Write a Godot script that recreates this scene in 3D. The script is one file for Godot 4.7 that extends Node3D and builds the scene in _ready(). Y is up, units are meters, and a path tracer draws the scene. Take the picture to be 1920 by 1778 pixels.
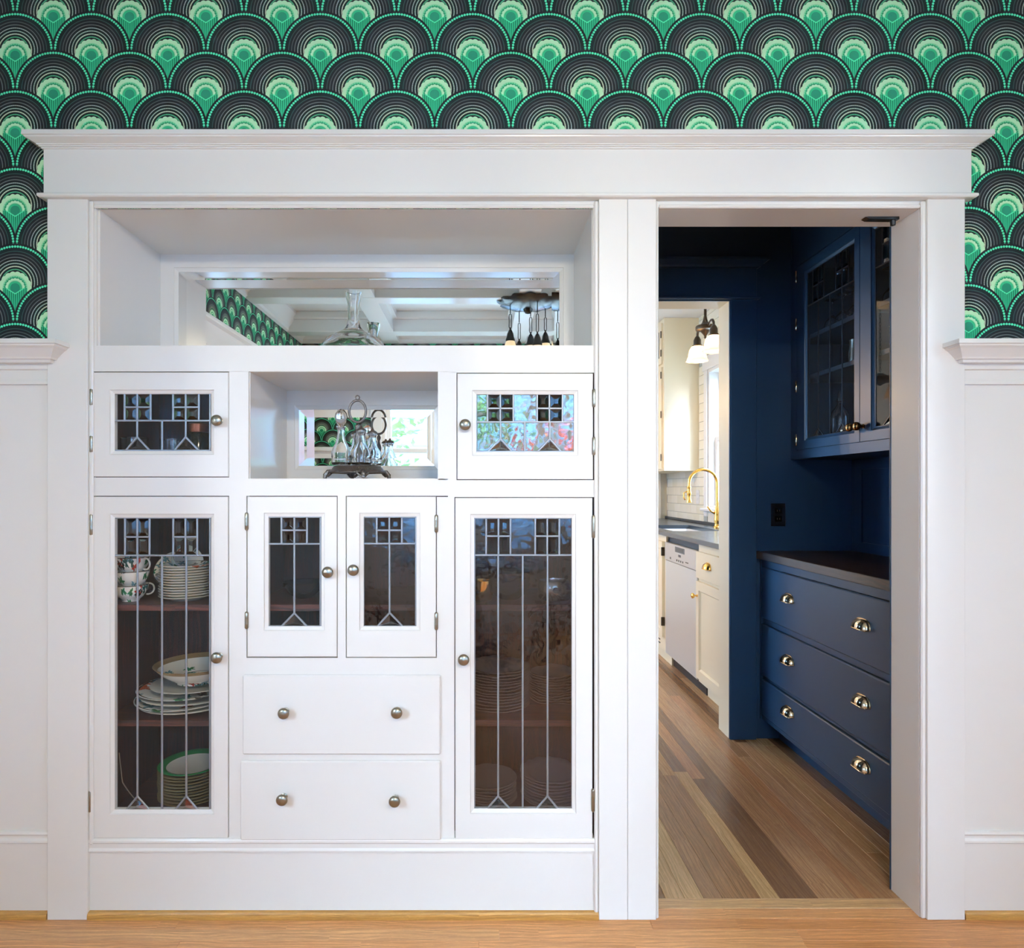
extends Node3D
# A dining-room wall with a built-in china hutch, a doorway into a blue pantry and the kitchen beyond it.
# Units are metres: x to the right, y up, z towards the viewer; the face of the white casing is z = 0.

# ---------------------------------------------------------------- mesh collector
class M:
	var v := PackedVector3Array()
	var n := PackedVector3Array()
	var uv := PackedVector2Array()
	var t := Transform3D()
	var grain := 0
	var uo := Vector2.ZERO

	func tri(a: Vector3, b: Vector3, c: Vector3, na: Vector3, nb: Vector3, nc: Vector3, ua := Vector2.ZERO, ub := Vector2.ZERO, uc := Vector2.ZERO) -> void:
		var hint := na + nb + nc
		if (b - a).cross(c - a).dot(hint) > 0.0:
			var s := b; b = c; c = s
			s = nb; nb = nc; nc = s
			var w := ub; ub = uc; uc = w
		for p in [a, b, c]: v.append(t * p)
		for p in [na, nb, nc]: n.append((t.basis * p).normalized())
		uv.append(ua); uv.append(ub); uv.append(uc)

	func map(p: Vector3, nn: Vector3) -> Vector2:
		var ax := 0
		var a := nn.abs()
		if a.y > a.x and a.y >= a.z: ax = 1
		elif a.z > a.x: ax = 2
		var r: Vector2
		if grain == 1: r = Vector2(p.y, p.z if ax == 0 else p.x)
		elif ax == 0: r = Vector2(p.z, -p.y)
		elif ax == 2: r = Vector2(p.x, -p.y)
		elif grain == 2: r = Vector2(p.z, p.x)
		else: r = Vector2(p.x, p.z)
		return r + uo

	func flat3(a: Vector3, b: Vector3, c: Vector3, nn: Vector3) -> void:
		var k := (b - a).cross(c - a)
		if k.dot(nn) < 0.0: k = -k
		if k.length_squared() < 1e-18: return
		k = k.normalized()
		tri(a, b, c, k, k, k, map(a, k), map(b, k), map(c, k))

	func quad(a: Vector3, b: Vector3, c: Vector3, d: Vector3, nn: Vector3) -> void:
		flat3(a, b, c, nn)
		flat3(a, c, d, nn)

	func box(lo: Vector3, hi: Vector3, ch := 0.0) -> M:
		var c := (lo + hi) * 0.5
		var h := (hi - lo) * 0.5
		ch = minf(ch, minf(h.x, minf(h.y, h.z)) * 0.8)
		for ax in 3:
			var b := (ax + 1) % 3
			var d := (ax + 2) % 3
			for s in [-1.0, 1.0]:
				var q := []
				for k in [[-1, -1], [1, -1], [1, 1], [-1, 1]]:
					var p := Vector3.ZERO
					p[ax] = s * h[ax]
					p[b] = k[0] * (h[b] - ch)
					p[d] = k[1] * (h[d] - ch)
					q.append(c + p)
				var nn := Vector3.ZERO
				nn[ax] = s
				quad(q[0], q[1], q[2], q[3], nn)
				if ch > 0.0:
					for s2 in [-1.0, 1.0]:
						var e := []
						for k in [[0, -1], [0, 1], [1, 1], [1, -1]]:
							var p := Vector3.ZERO
							p[ax] = s * (h[ax] - (ch if k[0] else 0.0))
							p[b] = s2 * (h[b] - (0.0 if k[0] else ch))
							p[d] = k[1] * (h[d] - ch)
							e.append(c + p)
						var n2 := Vector3.ZERO
						n2[ax] = s; n2[b] = s2
						quad(e[0], e[1], e[2], e[3], n2)
		if ch > 0.0:
			for sx in [-1, 1]:
				for sy in [-1, 1]:
					for sz in [-1, 1]:
						var s := Vector3(sx, sy, sz)
						flat3(c + s * Vector3(h.x, h.y - ch, h.z - ch), c + s * Vector3(h.x - ch, h.y, h.z - ch), c + s * Vector3(h.x - ch, h.y - ch, h.z), s)
		return self

	# profile of (radius, height) turned about the local y axis; going up the outside gives outward faces
	func lathe(p: Array, seg := 24, wave := 0.0, waves := 8, from := 0.0, to := TAU) -> M:
		var cnt := p.size()
		var sn := []
		var acc := [0.0]
		for i in cnt - 1:
			var d: Vector2 = p[i + 1] - p[i]
			acc.append(acc[i] + d.length())
			sn.append(Vector2(d.y, -d.x).normalized())
		for i in cnt - 1:
			var n0: Vector2 = sn[i]
			var n1: Vector2 = sn[i]
			if i > 0 and sn[i - 1].dot(sn[i]) > 0.6: n0 = (sn[i - 1] + sn[i]).normalized()
			if i < cnt - 2 and sn[i + 1].dot(sn[i]) > 0.6: n1 = (sn[i + 1] + sn[i]).normalized()
			var v0: float = acc[i] / acc[-1]
			var v1: float = acc[i + 1] / acc[-1]
			for k in seg:
				var a0 := lerpf(from, to, float(k) / seg)
				var a1 := lerpf(from, to, float(k + 1) / seg)
				var w0 := 1.0 + wave * cos(a0 * waves)
				var w1 := 1.0 + wave * cos(a1 * waves)
				var c0 := Vector3(cos(a0), 0, sin(a0))
				var c1 := Vector3(cos(a1), 0, sin(a1))
				var up := Vector3.UP
				var A: Vector3 = c0 * p[i].x * w0 + up * p[i].y
				var B: Vector3 = c1 * p[i].x * w1 + up * p[i].y
				var C: Vector3 = c1 * p[i + 1].x * w1 + up * p[i + 1].y
				var D: Vector3 = c0 * p[i + 1].x * w0 + up * p[i + 1].y
				var nA := c0 * n0.x + up * n0.y
				var nB := c1 * n0.x + up * n0.y
				var nC := c1 * n1.x + up * n1.y
				var nD := c0 * n1.x + up * n1.y
				var u0 := a0 / TAU
				var u1 := a1 / TAU
				if p[i].x > 1e-6: tri(A, B, C, nA, nB, nC, Vector2(u0, v0), Vector2(u1, v0), Vector2(u1, v1))
				if p[i + 1].x > 1e-6: tri(A, C, D, nA, nC, nD, Vector2(u0, v0), Vector2(u1, v1), Vector2(u0, v1))
		return self

	func tube(pts: Array, r, seg := 8, closed := false) -> M:
		var cnt := pts.size()
		var rings := []
		var nr := []
		var up := Vector3.ZERO
		for i in cnt:
			var d: Vector3
			if closed: d = pts[(i + 1) % cnt] - pts[(i - 1 + cnt) % cnt]
			else: d = pts[mini(i + 1, cnt - 1)] - pts[maxi(i - 1, 0)]
			d = d.normalized()
			if up == Vector3.ZERO: up = d.cross(Vector3(0.31, 0.17, 0.9)).normalized()
			up = (up - d * up.dot(d)).normalized()
			var side := d.cross(up)
			var rr: float = r[i] if r is Array else r
			var ring := []
			var rn := []
			for k in seg:
				var a := TAU * k / seg
				var o := up * cos(a) + side * sin(a)
				ring.append(pts[i] + o * rr)
				rn.append(o)
			rings.append(ring); nr.append(rn)
		for i in (cnt if closed else cnt - 1):
			var j := (i + 1) % cnt
			for k in seg:
				var l := (k + 1) % seg
				tri(rings[i][k], rings[i][l], rings[j][l], nr[i][k], nr[i][l], nr[j][l])
				tri(rings[i][k], rings[j][l], rings[j][k], nr[i][k], nr[j][l], nr[j][k])
		if not closed:
			for e in [[0, 1], [cnt - 1, cnt - 2]]:
				var nn: Vector3 = (pts[e[0]] - pts[e[1]]).normalized()
				for k in seg:
					tri(pts[e[0]], rings[e[0]][k], rings[e[0]][(k + 1) % seg], nn, nn, nn)
		return self

	# polygon in local xy pushed along local z
	func prism(poly: PackedVector2Array, z0: float, z1: float) -> M:
		var cnt := poly.size()
		if Geometry2D.is_polygon_clockwise(poly): poly.reverse()
		var ids := Geometry2D.triangulate_polygon(poly)
		for z in [z0, z1]:
			var nn := Vector3(0, 0, 1 if z == maxf(z0, z1) else -1)
			for i in range(0, ids.size(), 3):
				flat3(Vector3(poly[ids[i]].x, poly[ids[i]].y, z), Vector3(poly[ids[i + 1]].x, poly[ids[i + 1]].y, z), Vector3(poly[ids[i + 2]].x, poly[ids[i + 2]].y, z), nn)
		var ccw := not Geometry2D.is_polygon_clockwise(poly)
		for i in cnt:
			var a := poly[i]
			var b := poly[(i + 1) % cnt]
			var o := Vector3(b.y - a.y, a.x - b.x, 0) * (1.0 if ccw else -1.0)
			quad(Vector3(a.x, a.y, z0), Vector3(b.x, b.y, z0), Vector3(b.x, b.y, z1), Vector3(a.x, a.y, z1), o)
		return self

	# moulding along x with mitred returns at its ends: profile of (projection, height), from top to bottom
	func cornice(x0: float, x1: float, zf: float, zb: float, p: Array, left := true, right := true) -> M:
		for i in p.size() - 1:
			var a: Vector2 = p[i]
			var b: Vector2 = p[i + 1]
			var nn := Vector3(0, b.x - a.x, a.y - b.y)
			if nn.z <= 0.0 and nn.y == 0.0: nn = Vector3(0, -1, 0)
			var la := x0 - (a.x if left else 0.0)
			var lb := x0 - (b.x if left else 0.0)
			var ra := x1 + (a.x if right else 0.0)
			var rb := x1 + (b.x if right else 0.0)
			quad(Vector3(la, a.y, zf + a.x), Vector3(ra, a.y, zf + a.x), Vector3(rb, b.y, zf + b.x), Vector3(lb, b.y, zf + b.x), nn)
			quad(Vector3(la, a.y, zf + a.x), Vector3(lb, b.y, zf + b.x), Vector3(lb, b.y, zb), Vector3(la, a.y, zb), Vector3(-maxf(nn.z, 0.001), nn.y, 0))
			quad(Vector3(ra, a.y, zf + a.x), Vector3(rb, b.y, zf + b.x), Vector3(rb, b.y, zb), Vector3(ra, a.y, zb), Vector3(maxf(nn.z, 0.001), nn.y, 0))
		for e in [[p[0], 1.0], [p[-1], -1.0]]:
			var a: Vector2 = e[0]
			var l := x0 - (a.x if left else 0.0)
			var r := x1 + (a.x if right else 0.0)
			quad(Vector3(l, a.y, zb), Vector3(r, a.y, zb), Vector3(r, a.y, zf + a.x), Vector3(l, a.y, zf + a.x), Vector3(0, e[1], 0))
		quad(Vector3(x0, p[0].y, zb), Vector3(x1, p[0].y, zb), Vector3(x1, p[-1].y, zb), Vector3(x0, p[-1].y, zb), Vector3(0, 0, -1))
		return self

	# picture-frame ring in the xy plane: outer rectangle o, inner rectangle i, moulded edge of width w that falls back by dz
	func ring(o: Rect2, i: Rect2, zf: float, zb: float, w: float, dz: float, ch := 0.0015) -> M:
		var rs := [[o, zb], [o, zf - ch], [o.grow(-ch), zf], [i.grow(w), zf], [i.grow(w - 0.0015), zf - dz * 0.45], [i, zf - dz], [i, zb]]
		for k in rs.size():
			var ra: Rect2 = rs[k][0]
			var rb: Rect2 = rs[(k + 1) % rs.size()][0]
			var za: float = rs[k][1]
			var zc: float = rs[(k + 1) % rs.size()][1]
			var ca := corners(ra, za)
			var cb := corners(rb, zc)
			var mid := Vector3(o.get_center().x, o.get_center().y, (zf + zb) * 0.5)
			for q in 4:
				var l := (q + 1) % 4
				var sd: Vector3 = [Vector3(0, -1, 0), Vector3(1, 0, 0), Vector3(0, 1, 0), Vector3(-1, 0, 0)][q]
				var nn: Vector3
				if k <= 1: nn = sd + Vector3(0, 0, 0.2 if k == 1 else 0.0)
				elif k == 2: nn = Vector3(0, 0, 1)
				elif k == 6: nn = Vector3(0, 0, -1)
				elif k == 5: nn = -sd
				else: nn = -sd * 0.2 + Vector3(0, 0, 1)
				quad(ca[q], ca[l], cb[l], cb[q], nn)
		return self

	func corners(r: Rect2, z: float) -> Array:
		return [Vector3(r.position.x, r.position.y, z), Vector3(r.end.x, r.position.y, z), Vector3(r.end.x, r.end.y, z), Vector3(r.position.x, r.end.y, z)]

	# a low cut-glass jewel: rectangle with bevels up to a small raised table
	func jewel(r: Rect2, z0: float, z1: float, inset: float) -> M:
		var lo := corners(r, z0)
		var mid := corners(r, z0 + 0.0008)
		var top := corners(r.grow(-inset), z1)
		quad(lo[0], lo[1], lo[2], lo[3], Vector3(0, 0, -1))
		quad(top[0], top[1], top[2], top[3], Vector3(0, 0, 1))
		for q in 4:
			var l := (q + 1) % 4
			var sd: Vector3 = [Vector3(0, -1, 0), Vector3(1, 0, 0), Vector3(0, 1, 0), Vector3(-1, 0, 0)][q]
			quad(lo[q], lo[l], mid[l], mid[q], sd)
			quad(mid[q], mid[l], top[l], top[q], sd + Vector3(0, 0, 1))
		return self

	func mesh() -> ArrayMesh:
		var a := []
		a.resize(Mesh.ARRAY_MAX)
		a[Mesh.ARRAY_VERTEX] = v
		a[Mesh.ARRAY_NORMAL] = n
		a[Mesh.ARRAY_TEX_UV] = uv
		var m := ArrayMesh.new()
		m.add_surface_from_arrays(Mesh.PRIMITIVE_TRIANGLES, a)
		return m

# ---------------------------------------------------------------- naming
var used := {}
var mats := {}
var rng := RandomNumberGenerator.new()

func numbered(called: String) -> String:
	if not used.has(called):
		used[called] = 0
		return called
	used[called] += 1
	return "%s_%03d" % [called, used[called]]

func tag(o: Node3D, label: String, category := "", group := "") -> Node3D:
	o.set_meta("label", label)
	if category: o.set_meta("category", category)
	if group: o.set_meta("group", group)
	return o

func obj(called: String, m, mat: Material, parent: Node = self) -> MeshInstance3D:
	var o := MeshInstance3D.new()
	o.name = numbered(called) if parent == self else called
	o.mesh = m.mesh() if m is M else m
	o.material_override = mat
	parent.add_child(o, true)
	return o

func thing(called: String, label: String, category: String, at := Vector3.ZERO, group := "") -> Node3D:
	var o := Node3D.new()
	o.name = numbered(called)
	add_child(o, true)
	o.position = at
	return tag(o, label, category, group)

func struct(called: String, m = null, mat: Material = null, label := "") -> Node3D:
	var o: Node3D
	if m == null:
		o = Node3D.new()
		o.name = numbered(called)
		add_child(o, true)
	else:
		o = obj(called, m, mat)
	o.set_meta("kind", "structure")
	if label: o.set_meta("label", label)
	return o

func dup(o: Node3D, at: Vector3, label: String, turn := 0.0) -> Node3D:
	var c: Node3D = o.duplicate()
	c.name = numbered(str(o.get_meta("base")) if o.has_meta("base") else String(o.name))
	add_child(c, true)
	c.position = at
	c.rotation.y = turn
	c.set_meta("label", label)
	return c

func bx(x0: float, y0: float, z0: float, x1: float, y1: float, z1: float, ch := 0.0, grain := 0) -> M:
	var m := M.new()
	m.grain = grain
	return m.box(Vector3(minf(x0, x1), minf(y0, y1), minf(z0, z1)), Vector3(maxf(x0, x1), maxf(y0, y1), maxf(z0, z1)), ch)

func pf(a: Array) -> Array:
	var o := []
	for i in range(0, a.size(), 2): o.append(Vector2(a[i], a[i + 1]))
	return o

# a survey of the elevation: where a mark of the wall (in survey units of 1/660 m at the casing face) lies on a plane at depth z
func fx(px: float, z := 0.0) -> float:
	return (px - 898.0) / 1188.0 * (1.8 - z)

func fy(py: float, z := 0.0) -> float:
	return 1.224 + (918.0 - py) / 1188.0 * (1.8 - z)

# ---------------------------------------------------------------- materials
func mat(called: String, c: Color, rough := 0.5, metal := 0.0) -> StandardMaterial3D:
	if mats.has(called): return mats[called]
	var m := StandardMaterial3D.new()
	m.resource_name = called
	m.albedo_color = c
	m.roughness = rough
	m.metallic = metal
	mats[called] = m
	return m

func glass(called: String, tint := Color(1, 1, 1), scale := 0.05) -> StandardMaterial3D:
	var m := mat(called, Color(tint.r, tint.g, tint.b, 0.0), 0.0)
	m.refraction_enabled = true
	m.refraction_scale = scale
	return m

func noise_tex(size: int, freq: float, as_normal := false, strength := 1.0, sd := 1) -> NoiseTexture2D:
	var f := FastNoiseLite.new()
	f.seed = sd
	f.frequency = freq
	f.fractal_octaves = 3
	var t := NoiseTexture2D.new()
	t.noise = f
	t.width = size
	t.height = size
	t.seamless = true
	t.as_normal_map = as_normal
	t.bump_strength = strength
	return t

func wood_image(sd: int, contrast: float, fleck: float) -> ImageTexture:
	var w := 1024
	var h := 128
	var im := Image.create(w, h, false, Image.FORMAT_RGB8)
	var f := FastNoiseLite.new()
	f.seed = sd
	f.frequency = 1.0
	f.fractal_octaves = 3
	for y in h:
		for x in w:
			var px := x / 1024.0
			var wob := f.get_noise_2d(px * 3.0, y * 0.012) * 0.6
			var g := f.get_noise_2d(px * 2.2 + 31.0, y * 0.16 + wob * 3.0)
			var fine := f.get_noise_2d(px * 16.0 + 7.0, y * 0.55)
			var spot := maxf(0.0, f.get_noise_2d(px * 46.0 + 80.0, y * 0.3 + 20.0) - 0.28) * fleck
			# fade the two ends together so that the strip repeats
			var e := 1.0 - contrast * (0.5 + 0.5 * g) - contrast * 0.55 * (0.5 + 0.5 * fine) + spot
			e = clampf(e, 0.0, 1.0)
			im.set_pixel(x, y, Color(e, pow(e, 1.12), pow(e, 1.28)))
	return ImageTexture.create_from_image(im)

var grain_a: ImageTexture
var grain_b: ImageTexture

func wood(called: String, c: Color, rough := 0.35, tex: ImageTexture = null, su := 0.9, sv := 8.0) -> StandardMaterial3D:
	if mats.has(called): return mats[called]
	var m := mat(called, c, rough)
	m.albedo_texture = tex if tex else grain_a
	m.uv1_scale = Vector3(su, sv, 1)
	return m

const BG := Color(0.118, 0.108, 0.103)

# one repeat of the fan wallpaper; lengths in the drawing's own units, 808 across and 821 down
func wallpaper_color(x: float, y: float) -> Color:
	# find the scale (disc) on top: lower rows lie over upper ones
	var best := Vector2(9, 9)
	var found := false
	for row in range(3, -4, -1):
		var cy := 410.5 * row
		var off := 404.0 * absi(row % 2)
		var cx := roundf((x - off) / 808.0) * 808.0 + off
		var d := Vector2(x - cx, y - cy)
		if d.length() < 418.0:
			best = d
			found = true
			break
	if not found: return BG
	var r := best.length()
	var a := atan2(best.x, -best.y)
	var c := BG
	var halo := Color(0.075, 0.14, 0.11)
	# soft green ground behind the dots
	if r < 400.0 and r > 350.0: c = BG.lerp(halo, 0.6)
	if r < 250.0: c = BG.lerp(Color(0.075, 0.115, 0.095), 0.8)
	# dotted ring and lines
	c = dots(c, r, a, 385.0, 84, 12.5, Color(0.36, 0.86, 0.63))
	for l in [[335.0, 3.0, Color(0.2, 0.33, 0.28)], [303.0, 3.6, Color(0.33, 0.34, 0.31)], [271.0, 4.2, Color(0.41, 0.41, 0.38)]]:
		var k := clampf((l[1] - absf(r - l[0])) / 2.0 + 0.5, 0.0, 1.0)
		c = c.lerp(l[2], k)
	c = dots(c, r, a, 238.0, 118, 5.2, Color(0.78, 0.78, 0.72))
	c = dots(c, r, a, 206.0, 92, 6.2, Color(0.72, 0.78, 0.68))
	c = dots(c, r, a, 174.0, 74, 7.0, Color(0.84, 0.86, 0.72))
	c = dots(c, r, a, 142.0, 64, 6.6, Color(0.36, 0.72, 0.5))
	# the fan
	var q := best - Vector2(0, 54)
	var fr := q.length()
	var fa := atan2(q.x, -q.y)
	var scal := 10.0 * absf(cos(fa * 9.0 + PI / 2.0))
	if fr < 166.0 + scal:
		var pale := Color(0.76, 0.91, 0.72)
		var mid := Color(0.38, 0.76, 0.5)
		var deep := Color(0.08, 0.45, 0.29)
		var zig := 7.0 * cos(fa * 30.0)
		var s2 := 7.0 * absf(cos(fa * 9.0))
		if fr > 118.0 + zig: c = mid.lerp(pale, clampf((fr - 114.0) / 24.0, 0.0, 1.0))
		elif fr > 98.0 + s2: c = deep.lerp(mid, clampf((fr - 104.0) / 22.0, 0.0, 0.6))
		elif fr > 66.0: c = mid.lerp(pale, clampf((fr - 66.0) / 16.0, 0.0, 1.0))
		else: c = Color(0.22, 0.68, 0.44)
		if fr > 60.0 and fr < 76.0: c = c.lerp(Color(0.12, 0.55, 0.35), 0.5 + 0.5 * cos(fa * 44.0))
	# heart-shaped eye, and the pleated tail below
	var vline := 62.0 - absf(q.x) * 0.62
	if fr < 52.0 and q.y < vline: c = Color(0.16, 0.47, 0.33)
	var eye_v := absf(q.x) < 168.0 and q.y > vline - 6.0 and q.y > -22.0 and absf(q.x) < 190.0
	if eye_v and absf(q.x) < 130.0 and q.y > 0.0:
		var st := fposmod(q.x + 11.0, 22.0)
		c = Color(0.26, 0.73, 0.49) if st < 9.0 else Color(0.1, 0.42, 0.28)
		if q.y < vline + 6.0: c = Color(0.36, 0.84, 0.58)
		c = c.lerp(Color(0.2, 0.62, 0.42), clampf((q.y - 90.0) / 160.0, 0.0, 0.7))
	return c

func dots(c: Color, r: float, a: float, ring: float, count: int, size: float, dc: Color) -> Color:
	if absf(r - ring) > size + 3.0: return c
	var st := TAU / count
	var da := (fposmod(a + st * 0.5, st) - st * 0.5) * ring
	var d := sqrt(da * da + (r - ring) * (r - ring))
	return c.lerp(dc, clampf((size - d) / 3.0 + 0.5, 0.0, 1.0))

func wallpaper_material() -> StandardMaterial3D:
	var w := 640
	var h := 650
	var im := Image.create(w, h, false, Image.FORMAT_RGB8)
	for y in h:
		for x in w:
			im.set_pixel(x, y, wallpaper_color((x + 0.5) * 808.0 / w, (y + 0.5) * 821.0 / h))
	var m := mat("wallpaper", Color(1, 1, 1), 0.6)
	m.metallic_specular = 0.25
	m.albedo_texture = ImageTexture.create_from_image(im)
	m.uv1_scale = Vector3(1 / 0.2191, 1 / 0.2226, 1)
	m.uv1_offset = Vector3(0.7846 / 0.2191, 2.3742 / 0.2226, 0)
	return m

# painted porcelain: a white ground with leaves, blossoms and a border
func china_image(sd: int, border: bool) -> ImageTexture:
	var w := 512
	var h := 128
	var im := Image.create(w, h, false, Image.FORMAT_RGB8)
	im.fill(Color(0.93, 0.93, 0.9))
	var r := RandomNumberGenerator.new()
	r.seed = sd
	var leaf := [Color(0.1, 0.42, 0.25), Color(0.2, 0.5, 0.3), Color(0.08, 0.3, 0.28), Color(0.62, 0.16, 0.1), Color(0.75, 0.35, 0.2), Color(0.12, 0.12, 0.14), Color(0.35, 0.55, 0.6)]
	for cl in 26:
		var cx := r.randi_range(0, w)
		var cy := r.randi_range(20, h - 20)
		var cc: Color = leaf[r.randi_range(0, 6)]
		for k in 9:
			var an := r.randf() * TAU
			var ln := r.randf_range(8, 24)
			for s in 24:
				var q := s / 24.0
				var wd := 3.2 * sin(q * PI)
				for o in range(-int(wd), int(wd) + 1):
					var x := posmod(int(cx + cos(an) * ln * q - sin(an) * o), w)
					var y := clampi(int(cy + sin(an) * ln * q * 0.8 + cos(an) * o), 0, h - 1)
					im.set_pixel(x, y, cc)
	for x in w: for y in 2: im.set_pixel(x, int(h * 0.52) + y, Color(0.2, 0.18, 0.16))
	if border:
		for y in 26:
			for x in w:
				var g := 0.5 + 0.5 * sin(x * 0.55) * cos(y * 0.9 + x * 0.2)
				im.set_pixel(x, h - 1 - y, Color(0.55, 0.42, 0.24).lerp(Color(0.2, 0.36, 0.3), g) if (x / 64) % 2 == 0 else Color(0.9, 0.92, 0.9).lerp(Color(0.12, 0.4, 0.3), 1.0 if g > 0.72 else 0.0))
		for x in w: for y in 3: im.set_pixel(x, h - 1 - y, Color(0.7, 0.5, 0.2))
	return ImageTexture.create_from_image(im)

# ---------------------------------------------------------------- the scene
var white: StandardMaterial3D
var cream: StandardMaterial3D
var navy: StandardMaterial3D
var mahog: StandardMaterial3D
var mirror_m: StandardMaterial3D
var lead: StandardMaterial3D
var nickel: StandardMaterial3D
var brass: StandardMaterial3D
var bronze: StandardMaterial3D
var paper: StandardMaterial3D
var pane_m: StandardMaterial3D
var wavy_m: StandardMaterial3D
var silvery_m: StandardMaterial3D
var hazy_m: StandardMaterial3D
var shiny := 0
var jewel_m: StandardMaterial3D
var clear_m: StandardMaterial3D
var black_m: StandardMaterial3D

const ZW := -0.02       # face of the plaster
const LX := -1.753     # left wall of the dining room
const BZ := 3.7         # its back wall
const ZF := -0.012      # face of the hutch's frame

func _ready() -> void:
	rng.seed = 7
	# camera
	var cam := Camera3D.new()
	cam.name = "camera"
	cam.projection = Camera3D.PROJECTION_FRUSTUM
	cam.keep_aspect = Camera3D.KEEP_HEIGHT
	cam.near = 0.05
	cam.far = 200.0
	cam.size = 0.05 * 1778.0 / 1188.0
	cam.frustum_offset = Vector2(62.0, 29.0) * 0.05 / 1188.0
	cam.position = Vector3(0, 1.224, 1.8)
	add_child(cam)
	cam.current = true
	# sky and exposure
	var we := WorldEnvironment.new()
	we.name = "world_environment"
	var env := Environment.new()
	env.background_mode = Environment.BG_SKY
	var sky := Sky.new()
	var sm := ProceduralSkyMaterial.new()
	sm.sky_top_color = Color(0.74, 0.865, 1.0)
	sm.sky_horizon_color = Color(0.97, 0.98, 1.0)
	sm.ground_bottom_color = Color(0.42, 0.43, 0.4)
	sm.ground_horizon_color = Color(0.6, 0.6, 0.58)
	sm.sky_energy_multiplier = SKY
	sm.ground_energy_multiplier = SKY
	sky.sky_material = sm
	env.sky = sky
	env.tonemap_mode = Environment.TONE_MAPPER_LINEAR
	env.tonemap_exposure = EXPOSURE
	env.sdfgi_enabled = true
	env.ssao_enabled = true
	env.ssil_enabled = true
	we.environment = env
	add_child(we)
	make_materials()
	shell()
	floors()
	front_trim()
	hutch()
	pantry()
	kitchen()
	dining_back()
	outdoors()

const SKY := 9.0
const EXPOSURE := 0.385

func make_materials() -> void:
	grain_a = wood_image(3, 0.3, 0.2)
	grain_b = wood_image(11, 0.62, 0.1)
	white = mat("white_paint", Color(0.925, 0.92, 0.905), 0.22)
	white.metallic_specular = 0.45
	cream = mat("cream_paint", Color(0.93, 0.87, 0.74), 0.35)
	navy = mat("navy_paint", Color(0.105, 0.195, 0.265), 0.38)
	navy.metallic_specular = 0.42
	mahog = wood("mahogany_stain", Color(0.44, 0.18, 0.1), 0.45, grain_b, 0.7, 5.0)
	mirror_m = mat("mirror_silver", Color(0.93, 0.94, 0.94), 0.01, 1.0)
	lead = mat("lead_came", Color(0.6, 0.61, 0.62), 0.42, 0.6)
	nickel = mat("old_nickel", Color(0.58, 0.55, 0.49), 0.3, 1.0)
	brass = mat("polished_brass", Color(0.9, 0.7, 0.36), 0.18, 1.0)
	bronze = mat("dark_bronze", Color(0.24, 0.19, 0.14), 0.35, 0.9)
	black_m = mat("black_plate", Color(0.02, 0.02, 0.022), 0.3)
	paper = wallpaper_material()
	pane_m = mat("window_glass", Color(0.9, 0.95, 0.95, 0.03), 0.0)
	pane_m.metallic_specular = 0.5
	pane_m.transparency = BaseMaterial3D.TRANSPARENCY_ALPHA
	wavy_m = mat("old_glass", Color(0.9, 0.95, 0.95, 0.03), 0.0)
	wavy_m.metallic_specular = 0.15
	wavy_m.transparency = BaseMaterial3D.TRANSPARENCY_ALPHA
	wavy_m.normal_enabled = true
	wavy_m.normal_texture = noise_tex(256, 0.012, true, 3.0, 5)
	wavy_m.normal_scale = 0.12
	wavy_m.uv1_scale = Vector3(3, 3, 1)
	silvery_m = glass("silvery_old_glass", Color(0.97, 0.98, 1.0), 0.15)
	silvery_m.normal_enabled = true
	silvery_m.normal_texture = wavy_m.normal_texture
	silvery_m.normal_scale = 0.2
	silvery_m.uv1_scale = Vector3(3, 3, 1)
	hazy_m = glass("reflecting_old_glass", Color(0.97, 0.98, 1.0), 0.056)
	hazy_m.normal_enabled = true
	hazy_m.normal_texture = wavy_m.normal_texture
	hazy_m.normal_scale = 0.2
	hazy_m.uv1_scale = Vector3(3, 3, 1)
	jewel_m = glass("bevelled_glass", Color(0.96, 0.98, 0.98))
	clear_m = glass("clear_glass")

func slab(called: String, boxes: Array, m: Material, label := "") -> Node3D:
	# a wall or ceiling made of plain blocks [x0,y0,z0,x1,y1,z1]
	if boxes.size() == 1:
		var b: Array = boxes[0]
		return struct(called, bx(b[0], b[1], b[2], b[3], b[4], b[5]), m, label)
	var o := struct(called, null, null, label)
	for b in boxes:
		obj("wall_section", bx(b[0], b[1], b[2], b[3], b[4], b[5]), b[6] if b.size() > 6 else m, o)
	return o

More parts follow.
